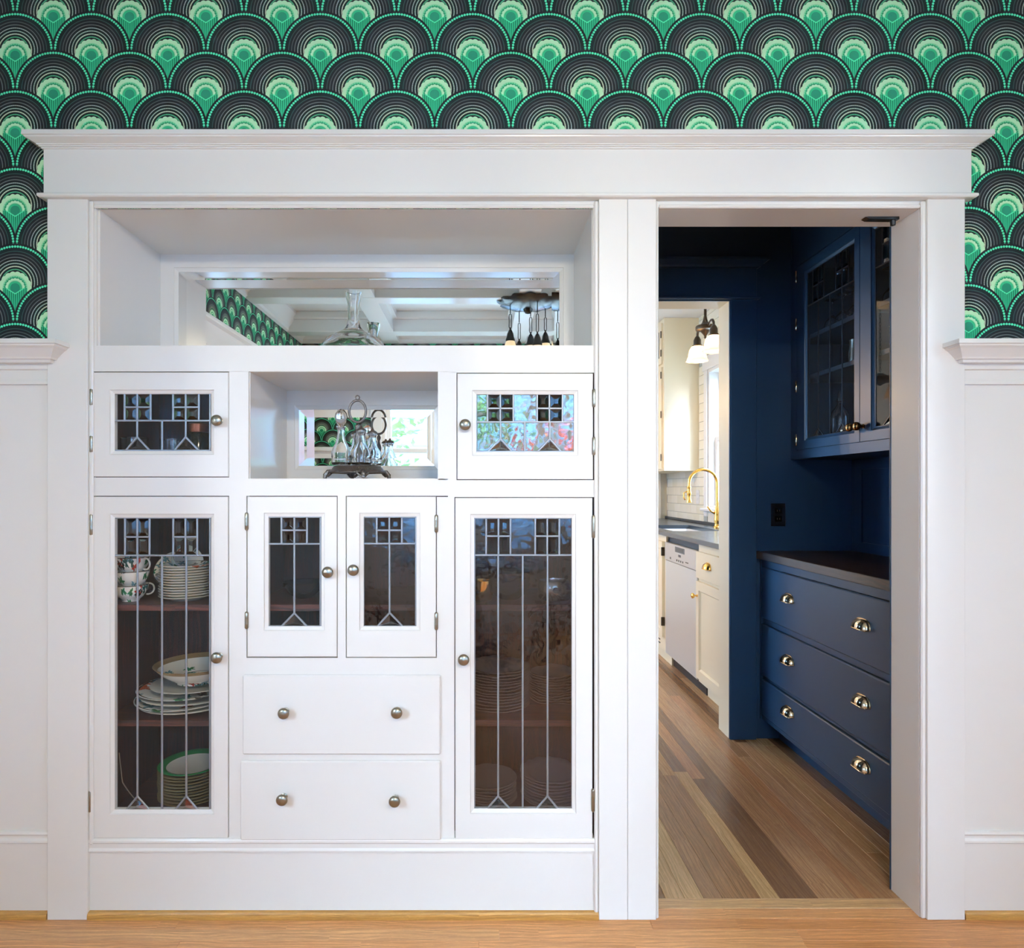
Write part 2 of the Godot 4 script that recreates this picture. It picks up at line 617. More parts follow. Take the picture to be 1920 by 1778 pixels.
func shell() -> void:
	var plaster := mat("white_plaster", Color(0.93, 0.93, 0.92), 0.55)
	var zb := -0.125
	# dining room, wallpaper above the plate rail and painted panel below it
	slab("wall_front", [
		[LX - 0.12, 2.03, zb, 2.32, 2.95, ZW, paper],
		[LX - 0.12, 1.62, zb, -1.11, 2.03, ZW, paper],
		[1.27, 1.62, zb, 2.32, 2.03, ZW, paper],
		[LX - 0.12, 0.0, zb, -1.11, 1.62, ZW + 0.004, white],
		[1.27, 0.0, zb, 2.32, 1.62, ZW + 0.004, white],
		[0.345, 0.0, zb, 0.51, 2.03, ZW, white]], paper, "")
	slab("wall_left", [
		[LX - 0.12, 2.25, ZW, LX, 2.95, BZ, paper],
		[LX - 0.12, 1.64, ZW, LX, 2.25, 1.6, paper], [LX - 0.12, 0, ZW, LX, 1.64, 1.6, white],
		[LX - 0.12, 1.64, 2.85, LX, 2.25, BZ, paper], [LX - 0.12, 0, 2.85, LX, 1.64, BZ, white],
		[LX - 0.12, 0, 1.6, LX, 1.05, 2.85, white], [LX - 0.12, 2.15, 1.6, LX, 2.25, 2.85, white]], paper)
	slab("wall_right", [
		[2.2, 2.4, ZW, 2.32, 2.95, BZ, paper], [2.2, 0, ZW, 2.32, 1.1, BZ, white],
		[2.2, 1.64, ZW, 2.32, 2.4, 1.5, paper], [2.2, 1.1, ZW, 2.32, 1.64, 1.5, white],
		[2.2, 1.64, 2.9, 2.32, 2.4, BZ, paper], [2.2, 1.1, 2.9, 2.32, 1.64, BZ, white]], paper)
	slab("wall_back", [
		[LX - 0.12, 2.42, BZ, 2.32, 2.95, BZ + 0.14, paper], [LX - 0.12, 0, BZ, 2.32, 0.8, BZ + 0.14, white],
		[LX - 0.12, 1.64, BZ, -0.95, 2.42, BZ + 0.14, paper], [LX - 0.12, 0.8, BZ, -0.95, 1.64, BZ + 0.14, white],
		[1.35, 1.64, BZ, 2.32, 2.42, BZ + 0.14, paper], [1.35, 0.8, BZ, 2.32, 1.64, BZ + 0.14, white]], paper)
	slab("ceiling", [[LX - 0.12, 2.84, ZW, 2.32, 2.95, BZ + 0.14, plaster]], plaster)
	# pantry
	var zp := -0.137
	slab("wall_pantry_front", [[0.345, 0, zp - 0.004, 0.506, 2.7, zb, navy], [1.266, 0, zp - 0.004, 1.95, 2.7, zb, navy], [0.506, 2.032, zp - 0.004, 1.266, 2.7, zb, navy]], navy)
	slab("wall_pantry_rear", [[0.345, 0, -0.42, 0.43, 2.7, zp - 0.004], [-1.7, 0, -0.42, 0.345, 2.7, -0.392]], navy)
	slab("wall_pantry_left", [[-1.7, 0, -1.4, -1.6, 0.85, -0.42], [-1.7, 1.9, -1.4, -1.6, 2.7, -0.42], [-1.7, 0.85, -1.4, -1.6, 1.9, -1.2], [-1.7, 0.85, -0.7, -1.6, 1.9, -0.42], [-1.7, 0.85, -1.2, -1.6, 1.3, -0.7]], navy)
	slab("wall_pantry_right", [[1.84, 0, -1.314, 1.95, 2.7, zp - 0.004]], navy)
	slab("wall_pantry_back", [
		[1.229, 0, -1.4, 1.95, 2.7, -1.314], [0.43, 2.149, -1.4, 1.229, 2.7, -1.314], [-1.6, 0, -1.4, 0.43, 2.7, -1.314]], navy)
	slab("ceiling_pantry", [[-1.7, 2.7, -1.44, 1.95, 2.8, zb]], plaster)
	# kitchen
	var kw := mat("kitchen_paint", Color(0.95, 0.93, 0.87), 0.5)
	slab("wall_kitchen_front", [
		[1.229, 0, -1.44, 2.02, 2.7, -1.4], [-1.6, 0, -1.44, 0.43, 2.7, -1.4], [0.43, 2.149, -1.44, 1.229, 2.7, -1.4]], kw)
	slab("wall_kitchen_back", [[-1.7, 0, -4.7, 2.02, 2.8, -4.58]], kw)
	slab("wall_kitchen_left", [[-1.7, 0, -4.6, -1.6, 2.8, -4.0], [-1.7, 0, -2.0, -1.6, 2.8, -1.4], [-1.7, 0, -4.0, -1.6, 0.7, -2.0], [-1.7, 2.3, -4.0, -1.6, 2.8, -2.0]], kw)
	slab("wall_kitchen_right", [
		[1.9, 0, -4.6, 2.02, 2.8, -3.46], [1.9, 0, -2.76, 2.02, 2.8, -1.4], [1.9, 0, -3.46, 2.02, 1.06, -2.76], [1.9, 2.22, -3.46, 2.02, 2.8, -2.76]], kw)
	slab("ceiling_kitchen", [[-1.7, 2.7, -4.7, 2.02, 2.82, -1.4]], plaster)

func floors() -> void:
	var fl := struct("floor")
	obj("subfloor", bx(LX, -0.12, -4.7, 2.32, -0.02, BZ + 0.1), mat("subfloor", Color(0.3, 0.2, 0.12), 0.8), fl)
	var din := []
	for c in [Color(0.98, 0.68, 0.43), Color(1.0, 0.72, 0.47), Color(0.94, 0.64, 0.39), Color(1.0, 0.75, 0.51)]:
		din.append(wood("dining_oak_%d" % din.size(), c, 0.3))
	var pan := []
	for c in [Color(0.8, 0.6, 0.42), Color(0.7, 0.51, 0.34), Color(0.84, 0.65, 0.46), Color(0.58, 0.41, 0.27), Color(0.79, 0.56, 0.37), Color(0.73, 0.54, 0.38), Color(0.9, 0.72, 0.5)]:
		pan.append(wood("pantry_oak_%d" % pan.size(), c, 0.27, grain_a))
	var w := 0.0437
	# boards of the dining room run along the wall
	for row in 9:
		var z0 := -0.0055 + row * w
		var x := LX - rng.randf() * 0.7
		while x < 2.2:
			var x1 := x + rng.randf_range(0.5, 1.5)
			var b := bx(maxf(x, LX), -0.02, z0, minf(x1, 2.2), 0, z0 + w - 0.0004, 0.0003)
			shift_uv(b, Vector2(rng.randf(), rng.randf()))
			if x1 > LX: obj("plank", b, din[rng.randi_range(0, 3)], fl)
			x = x1 + 0.0005
	# the doorway: two full strips and the paler threshold
	for k in 1:
		var b := bx(0.5, -0.02, -0.05, 1.28, 0, -0.006, 0.0003)
		shift_uv(b, Vector2(0.4, 0.1))
		obj("plank", b, din[1], fl)
	var th := bx(0.5, -0.02, -0.095, 1.28, 0.001, -0.0505, 0.001)
	shift_uv(th, Vector2(0.13, 0.55))
	obj("threshold", th, wood("pale_threshold_oak", Color(0.96, 0.76, 0.53), 0.3), fl)
	var rest := M.new()
	var z := -0.0055 + 9 * w
	while z < BZ:
		var zz := minf(z + w - 0.0006, BZ)
		rest.uo = Vector2(rng.randf(), rng.randf())
		rest.box(Vector3(LX, -0.02, z), Vector3(2.2, 0, zz), 0.0006)
		z += w
	obj("planking", rest, din[0], fl).set_meta("kind", "stuff")
	# strips of the pantry and kitchen run away from the doorway
	var ws := 0.0572
	var last := -1
	for col in 27:
		var x0 := 0.33 + col * ws
		var zz := -0.0955 + rng.randf() * 2.0
		while zz > -4.58:
			var z1 := zz - rng.randf_range(1.4, 3.2)
			var za := minf(zz, -0.0955)
			var zc := maxf(z1, -4.58)
			if za > zc + 0.02 and not (x0 > 1.5 and za < -1.5 and false):
				var b := bx(x0, -0.02, zc, x0 + ws - 0.0005, 0, za - 0.0005, 0.0005, 2)
				shift_uv(b, Vector2(rng.randf(), rng.randf()))
				var k := rng.randi_range(0, 6)
				if k == last: k = (k + 3) % 7
				last = k
				obj("strip", b, pan[k], fl)
			zz = z1
	var side := M.new()
	side.grain = 2
	var x0 := 0.33 - ws
	while x0 > -1.6 - ws:
		side.uo = Vector2(rng.randf(), rng.randf())
		side.box(Vector3(maxf(x0, -1.6), -0.02, -4.58), Vector3(x0 + ws - 0.0005, 0, -1.4), 0.0005)
		x0 -= ws
	obj("planking", side, pan[0], fl).set_meta("kind", "stuff")

func shift_uv(m: M, o: Vector2) -> void:
	for i in m.uv.size(): m.uv[i] += o

func front_trim() -> void:
	# head: frieze with crown and fillet across hutch and doorway
	var head := struct("trim_1", null, null, "white head casing with moulded cornice under the wallpaper")
	obj("frieze", bx(-1.234, 2.06, ZW - 0.01, 1.396, 2.195, 0.005, 0.001), white, head)
	var cr := M.new().cornice(-1.234, 1.396, 0.005, ZW - 0.01, pf([0.036, 2.2245, 0.037, 2.2115, 0.033, 2.2105, 0.032, 2.207, 0.026, 2.2045, 0.018, 2.2005, 0.0125, 2.1985, 0.0125, 2.196, 0.0085, 2.1955, 0.0085, 2.1925, 0.004, 2.192, 0.004, 2.1885, 0.0, 2.188]))
	obj("cornice", cr, white, head)
	obj("fillet", M.new().cornice(-1.233, 1.395, 0.004, ZW - 0.01, pf([0.0, 2.062, 0.009, 2.0615, 0.0125, 2.0585, 0.0125, 2.0525, 0.009, 2.0495, 0.0, 2.049])), white, head)
	# casings
	struct("trim_2", bx(-1.227, 0, ZW - 0.01, -1.1125, 2.05, 0, 0.0015), white, "white left casing board beside the china hutch")
	var mid := struct("trim_3", null, null, "white two-board casing between hutch and doorway")
	obj("board", bx(0.341, 0, ZW - 0.01, 0.4222, 2.05, 0, 0.0015), white, mid)
	obj("board", bx(0.4228, 0, ZW - 0.01, 0.504, 2.05, 0, 0.0015), white, mid)
	struct("trim_4", bx(1.2745, 0, ZW - 0.01, 1.3815, 2.05, 0, 0.0015), white, "white right casing board of the doorway")
	# slim beads inside the casings
	var bead := struct("trim_5", null, null, "slim white bead framing the hutch and the doorway")
	var prof := func(x0: float, x1: float, y0: float, y1: float, z: float) -> void:
		obj("bead", bx(x0, y0, -0.0128, x1, y1, z, 0.004), white, bead)
	prof.call(-1.1125, -1.0995, 0.21, 2.047, -0.004)
	prof.call(0.329, 0.341, 0.0, 2.047, -0.004)
	prof.call(-1.0995, 0.329, 2.0265, 2.037, -0.004)
	prof.call(1.26, 1.2745, 0.0, 2.047, -0.004)
	prof.call(0.512, 1.26, 2.0265, 2.037, -0.004)
	prof.call(0.504, 0.512, 0.0, 2.047, -0.004)
	obj("fascia", bx(-1.1125, 2.035, -0.03, 0.341, 2.05, -0.013), white, bead)
	obj("fascia", bx(0.504, 2.035, -0.03, 1.2745, 2.05, -0.013), white, bead)
	# jambs of the doorway
	var jb := struct("door_1", null, null, "white lined doorway into the blue pantry")
	obj("jamb", bx(0.506, 0, -0.137, 0.512, 2.03, -0.013), white, jb)
	obj("jamb", bx(1.26, 0, -0.137, 1.267, 2.03, -0.013, 0.0005), white, jb)
	obj("head_jamb", bx(0.506, 2.0275, -0.137, 1.267, 2.034, -0.013), white, jb)
	obj("jamb_edge", bx(1.258, 0, -0.142, 1.268, 2.03, -0.1375), navy, jb)
	# black pivot of the vanished swing door
	var pv := thing("door_pivot", "black iron pivot arm screwed under the door head", "hinge", Vector3(1.225, 2.0275, -0.075))
	obj("arm", M.new().prism(PackedVector2Array([Vector2(-0.088, -0.0015), Vector2(-0.078, 0.0), Vector2(0.012, 0.0), Vector2(0.012, -0.008), Vector2(-0.078, -0.0065)]), -0.011, 0.011), black_m, pv)
	obj("pin", M.new().lathe(pf([0, -0.024, 0.007, -0.022, 0.008, -0.0065, 0.0, -0.0065])), black_m, pv)
	# wainscot either side
	var tall := pf([0.064, 1.6385, 0.065, 1.6265, 0.059, 1.625, 0.058, 1.621, 0.05, 1.616, 0.038, 1.604, 0.03, 1.595, 0.028, 1.5905, 0.02, 1.59, 0.019, 1.582, 0.0, 1.581])
	var lo := pf([0.012, 1.5835, 0.012, 1.5665, 0.005, 1.564, 0.005, 1.54, 0.007, 1.532, 0.007, 1.5245, 0.0, 1.5235])
	var base := pf([0.0, 0.2475, 0.006, 0.2455, 0.0085, 0.2405, 0.0065, 0.236, 0.0035, 0.2335, 0.004, 0.2275, 0.009, 0.222, 0.0095, 0.2165, 0.006, 0.2145, 0.003, 0.2125, 0.003, 0.02])
	for s in [-1, 1]:
		var side: String = "left" if s < 0 else "right"
		var a := LX if s < 0 else 1.3815
		var b := -1.227 if s < 0 else 2.2
		var rail := M.new()
		if s < 0: rail.cornice(LX, -1.227, -0.002, ZW - 0.004, tall, false, true)
		else: rail.cornice(1.3815, 2.2, -0.002, ZW - 0.004, tall, true, false)
		struct("trim_%d" % (6 if s < 0 else 7), rail, white, "white plate rail capping the wainscot %s of the casing" % side)
		struct("trim_%d" % (8 if s < 0 else 9), M.new().cornice(a, b, ZW + 0.006, ZW - 0.004, lo, false, false), white, "flat white board under the %s plate rail" % side)
		struct("baseboard_" + side, M.new().cornice(a, b, -0.014, ZW - 0.004, base, false, false), white, "white baseboard with moulded cap at %s" % side)
	var shoe := wood("honey_oak_shoe", Color(0.9, 0.66, 0.34), 0.35)
	var q := func(x0: float, x1: float, z: float) -> M:
		return M.new().cornice(x0, x1, z, z - 0.014, pf([0.0, 0.0205, 0.006, 0.0195, 0.0095, 0.0155, 0.011, 0.009, 0.011, 0.0]), false, false)
	struct("trim_10", q.call(LX, -1.229, -0.01), shoe, "honey oak shoe moulding below the left baseboard")
	struct("trim_11", q.call(-1.113, 0.3405, -0.009), shoe, "honey oak shoe moulding below the hutch")
	struct("trim_12", q.call(1.3835, 2.2, -0.01), shoe, "honey oak shoe moulding below the right baseboard")

# ---------------------------------------------------------------- the china hutch
const ORD := ["topmost", "second from top", "third from top", "fourth from top", "fifth from top", "sixth from top", "seventh from top", "eighth from top", "ninth from top", "tenth from top", "eleventh from top", "twelfth from top", "thirteenth from top", "fourteenth from top", "fifteenth from top"]

func board(parent: Node3D, called: String, px0: float, py0: float, px1: float, py1: float, z := ZF, m: Material = null) -> void:
	obj(called, bx(fx(px0, z), fy(py1, z), -0.034, fx(px1, z), fy(py0, z), z), m if m else white, parent)

func open_box(x0: float, x1: float, y0: float, y1: float, z0: float, z1: float, t: float, back := true, grain := 1) -> M:
	var m := M.new()
	m.grain = grain
	m.box(Vector3(x0 - t, y0 - t, z0), Vector3(x0, y1 + t, z1))
	m.box(Vector3(x1, y0 - t, z0), Vector3(x1 + t, y1 + t, z1))
	m.grain = 0
	m.box(Vector3(x0, y0 - t, z0), Vector3(x1, y0, z1))
	m.box(Vector3(x0, y1, z0), Vector3(x1, y1 + t, z1))
	m.grain = grain
	if back: m.box(Vector3(x0, y0, z0 - t), Vector3(x1, y1, z0))
	return m

func rect_px(x0: float, y0: float, x1: float, y1: float, z: float) -> Rect2:
	return Rect2(fx(x0, z), fy(y1, z), fx(x1, z) - fx(x0, z), fy(y0, z) - fy(y1, z))

var knob_mesh: ArrayMesh
var hinge_mesh: ArrayMesh

func knob(parent: Node3D, px: float, py: float, z: float, m: Material = null) -> void:
	if knob_mesh == null:
		var k := M.new()
		k.t = Transform3D(Basis(Vector3.RIGHT, PI / 2), Vector3.ZERO)
		k.lathe(pf([0.0105, 0, 0.0105, 0.002, 0.0065, 0.004, 0.006, 0.011, 0.009, 0.014, 0.0145, 0.0165, 0.0162, 0.0195, 0.0158, 0.0225, 0.0125, 0.0262, 0.007, 0.0283, 0, 0.029]), 28)
		knob_mesh = k.mesh()
	var o := obj("knob", knob_mesh, m if m else nickel, parent)
	o.position = Vector3(fx(px, z + 0.027), fy(py, z + 0.027), z)

func hinge(parent: Node3D, px: float, py0: float, py1: float) -> void:
	var z := ZF + 0.004
	var y0 := fy(py1, z)
	var y1 := fy(py0, z)
	var x := fx(px, z)
	var m := M.new()
	m.t = Transform3D(Basis(), Vector3(x, 0, z))
	var h := (y1 - y0)
	m.lathe(pf([0, y0, 0.003, y0 + 0.0005, 0.0052, y0 + 0.004, 0.0052, y0 + h * 0.33, 0.0046, y0 + h * 0.335, 0.0052, y0 + h * 0.34, 0.0052, y0 + h * 0.66, 0.0046, y0 + h * 0.665, 0.0052, y0 + h * 0.67, 0.0052, y1 - 0.004, 0.003, y1 - 0.0005, 0, y1]), 14)
	obj("hinge", m, nickel, parent)

func came(parent: Node3D, a: Vector2, b: Vector2, z: float, w := 0.0056) -> void:
	var d := b - a
	var m := M.new()
	m.t = Transform3D(Basis(Vector3(0, 0, 1), d.angle()), Vector3(a.x, a.y, z))
	m.box(Vector3(-w * 0.3, -w * 0.5, -0.002), Vector3(d.length() + w * 0.3, w * 0.5, 0.0026), 0.0014)
	obj("came", m, lead, parent)

func pane(parent: Node3D, r: Rect2, z: float) -> void:
	var m := M.new()
	var c := m.corners(r, z)
	var tx := rng.randf_range(-0.008, 0.008)
	var ty := rng.randf_range(-0.004, 0.004)
	for k in 4:
		c[k].z += (c[k].x - r.get_center().x) * tx + (c[k].y - r.get_center().y) * ty * 0.3
	m.uo = Vector2(rng.randf(), rng.randf())
	m.quad(c[0], c[1], c[2], c[3], Vector3(0, 0, 1))
	if shiny > 0: # thicker panes of bright old glass
		var b := []
		for q in c: b.append(q - Vector3(0, 0, 0.002))
		m.quad(b[0], b[1], b[2], b[3], Vector3(0, 0, -1))
		for k in 4: m.quad(c[k], c[(k + 1) % 4], b[(k + 1) % 4], b[k], (c[k] + c[(k + 1) % 4]) * 0.5 - (c[0] + c[2]) * 0.5)
	obj("pane", m, [wavy_m, hazy_m, silvery_m][shiny], parent)

func peak(parent: Node3D, apex: Vector2, bl: Vector2, br: Vector2, z: float) -> void:
	var m := M.new()
	var tip := (apex + bl + br) / 3.0
	var t := Vector3(tip.x, tip.y - 0.001, z + 0.0075)
	var P := [Vector3(apex.x, apex.y, z), Vector3(bl.x, bl.y, z), Vector3(br.x, br.y, z)]
	m.flat3(P[0], P[1], P[2], Vector3(0, 0, -1))
	for k in 3: m.flat3(P[k], P[(k + 1) % 3], t, Vector3(0, 0, 1))
	obj("jewel", m, jewel_m, parent)

# leaded panel: g vertical lines of the upper row, its height yh and middle ym; v lines below; a apex height
func leaded(d: Node3D, x0: float, y0: float, x1: float, y1: float, g: Array, ym: float, yh: float, v: Array, peaks: Array, ya: float) -> void:
	var z := ZF - 0.010
	var X := func(p: float) -> float: return fx(p, z)
	var Y := func(p: float) -> float: return fy(p, z)
	var L := func(ax: float, ay: float, bx_: float, by: float) -> void: came(d, Vector2(fx(ax, z), fy(ay, z)), Vector2(fx(bx_, z), fy(by, z)), z)
	# border
	L.call(x0 + 1, y0 + 1, x1 - 1, y0 + 1)
	L.call(x0 + 1, y1 - 1, x1 - 1, y1 - 1)
	L.call(x0 + 1, y0, x0 + 1, y1)
	L.call(x1 - 1, y0, x1 - 1, y1)
	L.call(x0, yh, x1, yh)
	var groups := g.size() / 3
	for k in g.size(): L.call(g[k], y0, g[k], yh)
	for q in groups:
		L.call(g[q * 3], ym, g[q * 3 + 2], ym)
		for c in 2:
			for e in [[y0 + 2.0, ym], [ym, yh]]:
				var r := rect_px(g[q * 3 + c] + 1.2, e[0] + 1.2, g[q * 3 + c + 1] - 1.2, e[1] - 1.2, z)
				obj("jewel", M.new().jewel(r, z - 0.002, z + 0.0045, minf(r.size.x, r.size.y) * 0.33), jewel_m, d)
	var plain := [[x0, g[0]]]
	if groups == 2: plain.append([g[2], g[3]])
	plain.append([g[-1], x1])
	for p in plain: pane(d, rect_px(p[0], y0, p[1], yh, z), z)
	var vs := [x0] + v + [x1]
	for k in vs.size() - 1: pane(d, rect_px(vs[k], yh, vs[k + 1], y1, z), z)
	for k in v.size():
		var mine := -1
		for q in peaks.size(): if peaks[q][1] == v[k]: mine = q
		L.call(v[k], yh, v[k], y1 if mine < 0 else ya)
	for p in peaks:
		L.call(p[1], ya, p[0], y1 - 1)
		L.call(p[1], ya, p[2], y1 - 1)
		peak(d, Vector2(X.call(p[1]), Y.call(ya + 4)), Vector2(X.call(p[0] + 4), Y.call(y1 - 3)), Vector2(X.call(p[2] - 4), Y.call(y1 - 3)), z + 0.001)

func hutch_door(h: Node3D, o: Array, i: Array) -> Node3D:
	var z := ZF + 0.0012
	return obj("door", M.new().ring(rect_px(o[0], o[1], o[2], o[3], z), rect_px(i[0], i[1], i[2], i[3], z), z, z - 0.021, 0.011, 0.007), white, h)

func hutch() -> void:
	var h := thing("china_hutch", "white built-in china hutch with leaded glass doors, open niches and two drawers", "cabinet")
	var zb := -0.376
	# face frame
	for b in [[172, 386, 181, 648], [1112, 386, 1116, 648], [429.5, 697, 466, 897.7], [821, 697, 856, 900.5], [429.5, 930, 462, 1579], [819, 932, 852, 1579], [633, 930, 648.3, 1234]]:
		board(h, "stile", b[0], b[1], b[2], b[3])
	for b in [[172, 648, 840, 696.8], [840, 648, 1116, 699], [172, 895.5, 448, 930], [448, 897.7, 840, 930], [840, 900.5, 1116, 932.3], [462, 1234, 819, 1579], [172, 1573.3, 462, 1579]]:
		board(h, "rail", b[0], b[1], b[2], b[3])
	# base board with its cap
	var x0 := -1.1125
	var x1 := 0.3295
	obj("base_board", M.new().cornice(x0, x1, -0.013, -0.05, pf([0.0, 0.2275, 0.005, 0.2265, 0.0085, 0.2215, 0.0085, 0.2165, 0.0045, 0.2125, 0.004, 0.2, 0.007, 0.1935, 0.0065, 0.1885, 0.001, 0.186, 0.001, 0.0]), false, false), white, h)
	# the two niches
	var up := M.new()
	var ya := fy(648, ZF) - 0.0
	up = open_box(-1.088, 0.324, ya, 2.027, zb, -0.02, 0.012, false)
	obj("upper_niche", up, white, h)
	obj("lower_niche", open_box(-0.656, -0.117, fy(897.5, ZF), fy(697, ZF), zb, -0.02, 0.012, false), white, h)
	# backs: flat frames that hold bevelled mirrors
	mirror(h, Rect2(-1.10, ya - 0.01, 1.436, 2.04 - ya), Rect2(-1.029, ya + 0.001, 1.3045, 1.968 - ya))
	mirror(h, Rect2(-0.668, fy(897.5, ZF) - 0.01, 0.563, 0.325), Rect2(-0.6165, 1.305, 0.464, 0.192))
	# brown compartments behind the doors
	var inside := [[-1.099, -0.697, 1.262, 1.556], [-0.066, 0.325, 1.262, 1.556], [-1.099, -0.697, 0.262, 1.195], [-0.066, 0.325, 0.262, 1.195], [-0.672, -0.105, 0.76, 1.2]]
	for c in inside: obj("compartment", open_box(c[0], c[1], c[2], c[3], zb, -0.035, 0.01), mahog, h)
	for c in [inside[2], inside[3]]:
		for y in [0.888, 0.551]:
			var s := bx(c[0], y - 0.019, zb, c[1], y, -0.05, 0.001)
			shift_uv(s, Vector2(y, y * 3.0))
			obj("shelf", s, wood("shelf_edge_mahogany", Color(0.52, 0.25, 0.16), 0.4, grain_b, 0.7, 5.0), h)
	obj("shelf", bx(-0.672, 0.869, zb, -0.105, 0.888, -0.05, 0.001), mats["shelf_edge_mahogany"], h)
	# carcass that closes the back
	obj("carcass", open_box(-1.105, 0.338, 0.01, 2.04, zb - 0.012, -0.04, 0.006), mat("rough_pine", Color(0.5, 0.38, 0.26), 0.8), h)
	# doors
	var d := hutch_door(h, [174.6, 698.3, 428.2, 894.2], [212.5, 738, 394, 845.5])
	leaded(d, 212, 737, 395, 846, [233.7, 257.4, 282.5, 324.6, 348.4, 373], 763.8, 789, [257.4, 304, 348.4], [[236, 257.4, 281], [327, 348.4, 373]], 820)
	knob(d, 404, 788, ZF); hinge(d, 171.5, 728, 762); hinge(d, 171.5, 816, 850)
	d = hutch_door(h, [857.4, 700.4, 1112, 899], [892.5, 739, 1077, 847.5])
	shiny = 2
	leaded(d, 892, 738, 1078, 848, [914, 938, 962.5, 1007, 1030, 1054.5], 766, 791.5, [938.5, 984, 1031], [[915, 938.5, 960], [1008, 1031, 1052]], 823)
	shiny = 0
	knob(d, 872, 796, ZF); hinge(d, 1113.6, 729, 764); hinge(d, 1113.6, 819, 854)
	d = hutch_door(h, [174.2, 931.5, 427.6, 1571.8], [212.5, 971, 394, 1520.5])
	leaded(d, 212, 970, 395, 1521, [234.5, 257.5, 280.6, 325, 347.8, 370], 1007, 1041.6, [258, 304, 349.5], [[236, 258, 281.5], [327.5, 349.5, 372.5]], 1493.5)
	knob(d, 404, 1235, ZF); hinge(d, 171.5, 963, 1005); hinge(d, 169.5, 1482, 1524)
	d = hutch_door(h, [853.6, 933.8, 1110.8, 1576], [889, 971.5, 1073, 1519])
	shiny = 1
	leaded(d, 888.5, 970.5, 1074, 1520, [911.5, 934.5, 957, 1003.5, 1026, 1048.5], 1005.5, 1041, [934, 980, 1026.5], [[911.5, 934, 958], [1004, 1026.5, 1048]], 1493)
	shiny = 0
	knob(d, 869, 1239, ZF); hinge(d, 1112.8, 966, 1010); hinge(d, 1112, 1479, 1523)
	d = hutch_door(h, [463.6, 931.5, 631.6, 1232], [502, 969, 601.5, 1175.5])
	leaded(d, 501.5, 968.5, 602, 1176, [528, 552, 575.7], 994.5, 1020, [552], [[527.5, 552, 576]], 1150)
	knob(d, 613, 1074, ZF); hinge(d, 462.3, 961, 995); hinge(d, 462.3, 1147, 1180)
	d = hutch_door(h, [649.6, 931.5, 817.4, 1232.6], [681, 969, 780.5, 1175.5])
	shiny = 1
	leaded(d, 680.5, 968.5, 781, 1176, [706.5, 730, 753.5], 994.5, 1019.5, [730.5], [[707.5, 730.5, 755.5]], 1149)
	shiny = 0
	knob(d, 661, 1070, ZF); hinge(d, 818, 965, 999); hinge(d, 818, 1148, 1182)
	# lipped drawers
	for w in [[454.5, 1266.5, 826, 1415.5, -0.0012, [[530, 1340], [743, 1339]]], [450, 1428, 826, 1577, 0.0008, [[527, 1503], [739, 1506]]]]:
		var z := ZF + 0.0085
		var x := fx(w[0], z)
		var dr := M.new()
		dr.t = Transform3D(Basis(Vector3(0, 0, 1), w[4]), Vector3(x, fy(w[1], z), 0))
		dr.box(Vector3(0, fy(w[3], z) - fy(w[1], z), ZF - 0.002), Vector3(fx(w[2], z) - x, 0, z), 0.0035)
		var o := obj("drawer", dr, white, h)
		for k in w[5]: knob(o, k[0], k[1], z)
	hutch_contents()

func mirror(h: Node3D, o: Rect2, i: Rect2) -> void:
	var zb := -0.376
	obj("mirror_frame", M.new().ring(o, i, zb + 0.012, zb - 0.01, 0.014, 0.006), white, h)
	var m := M.new()
	var q := m.corners(i, zb + 0.0044)
	var r := m.corners(i.grow(-0.026), zb + 0.003)
	m.quad(r[0], r[1], r[2], r[3], Vector3(0, 0, 1))
	for k in 4: m.quad(q[k], q[(k + 1) % 4], r[(k + 1) % 4], r[k], Vector3(0, 0, 1))
	obj("mirror", m, mirror_m, h)

func plate_shape(r: float, seg := 40) -> M:
	return M.new().lathe(pf([0, 0.002, r * 0.53, 0.002, r * 0.55, 0.0, r * 0.59, 0.001, r * 0.62, 0.0035, r * 0.8, 0.0075, r * 0.99, 0.0135, r, 0.0148, r * 0.985, 0.0158, r * 0.8, 0.0102, r * 0.64, 0.0062, 0, 0.0055]), seg)

func stack(called: String, mesh: Mesh, m: Material, count: int, pitch: float, at: Vector3, label: String, cat: String, group: String, wob := 0.002) -> void:
	for k in count:
		var o := obj(called, mesh, m)
		o.position = at + Vector3(rng.randf_range(-wob, wob), pitch * k, rng.randf_range(-wob, wob))
		o.rotation.y = rng.randf() * TAU
		tag(o, label + ", " + (ORD[count - 1 - k] if k > 0 else "bottom one"), cat, group)

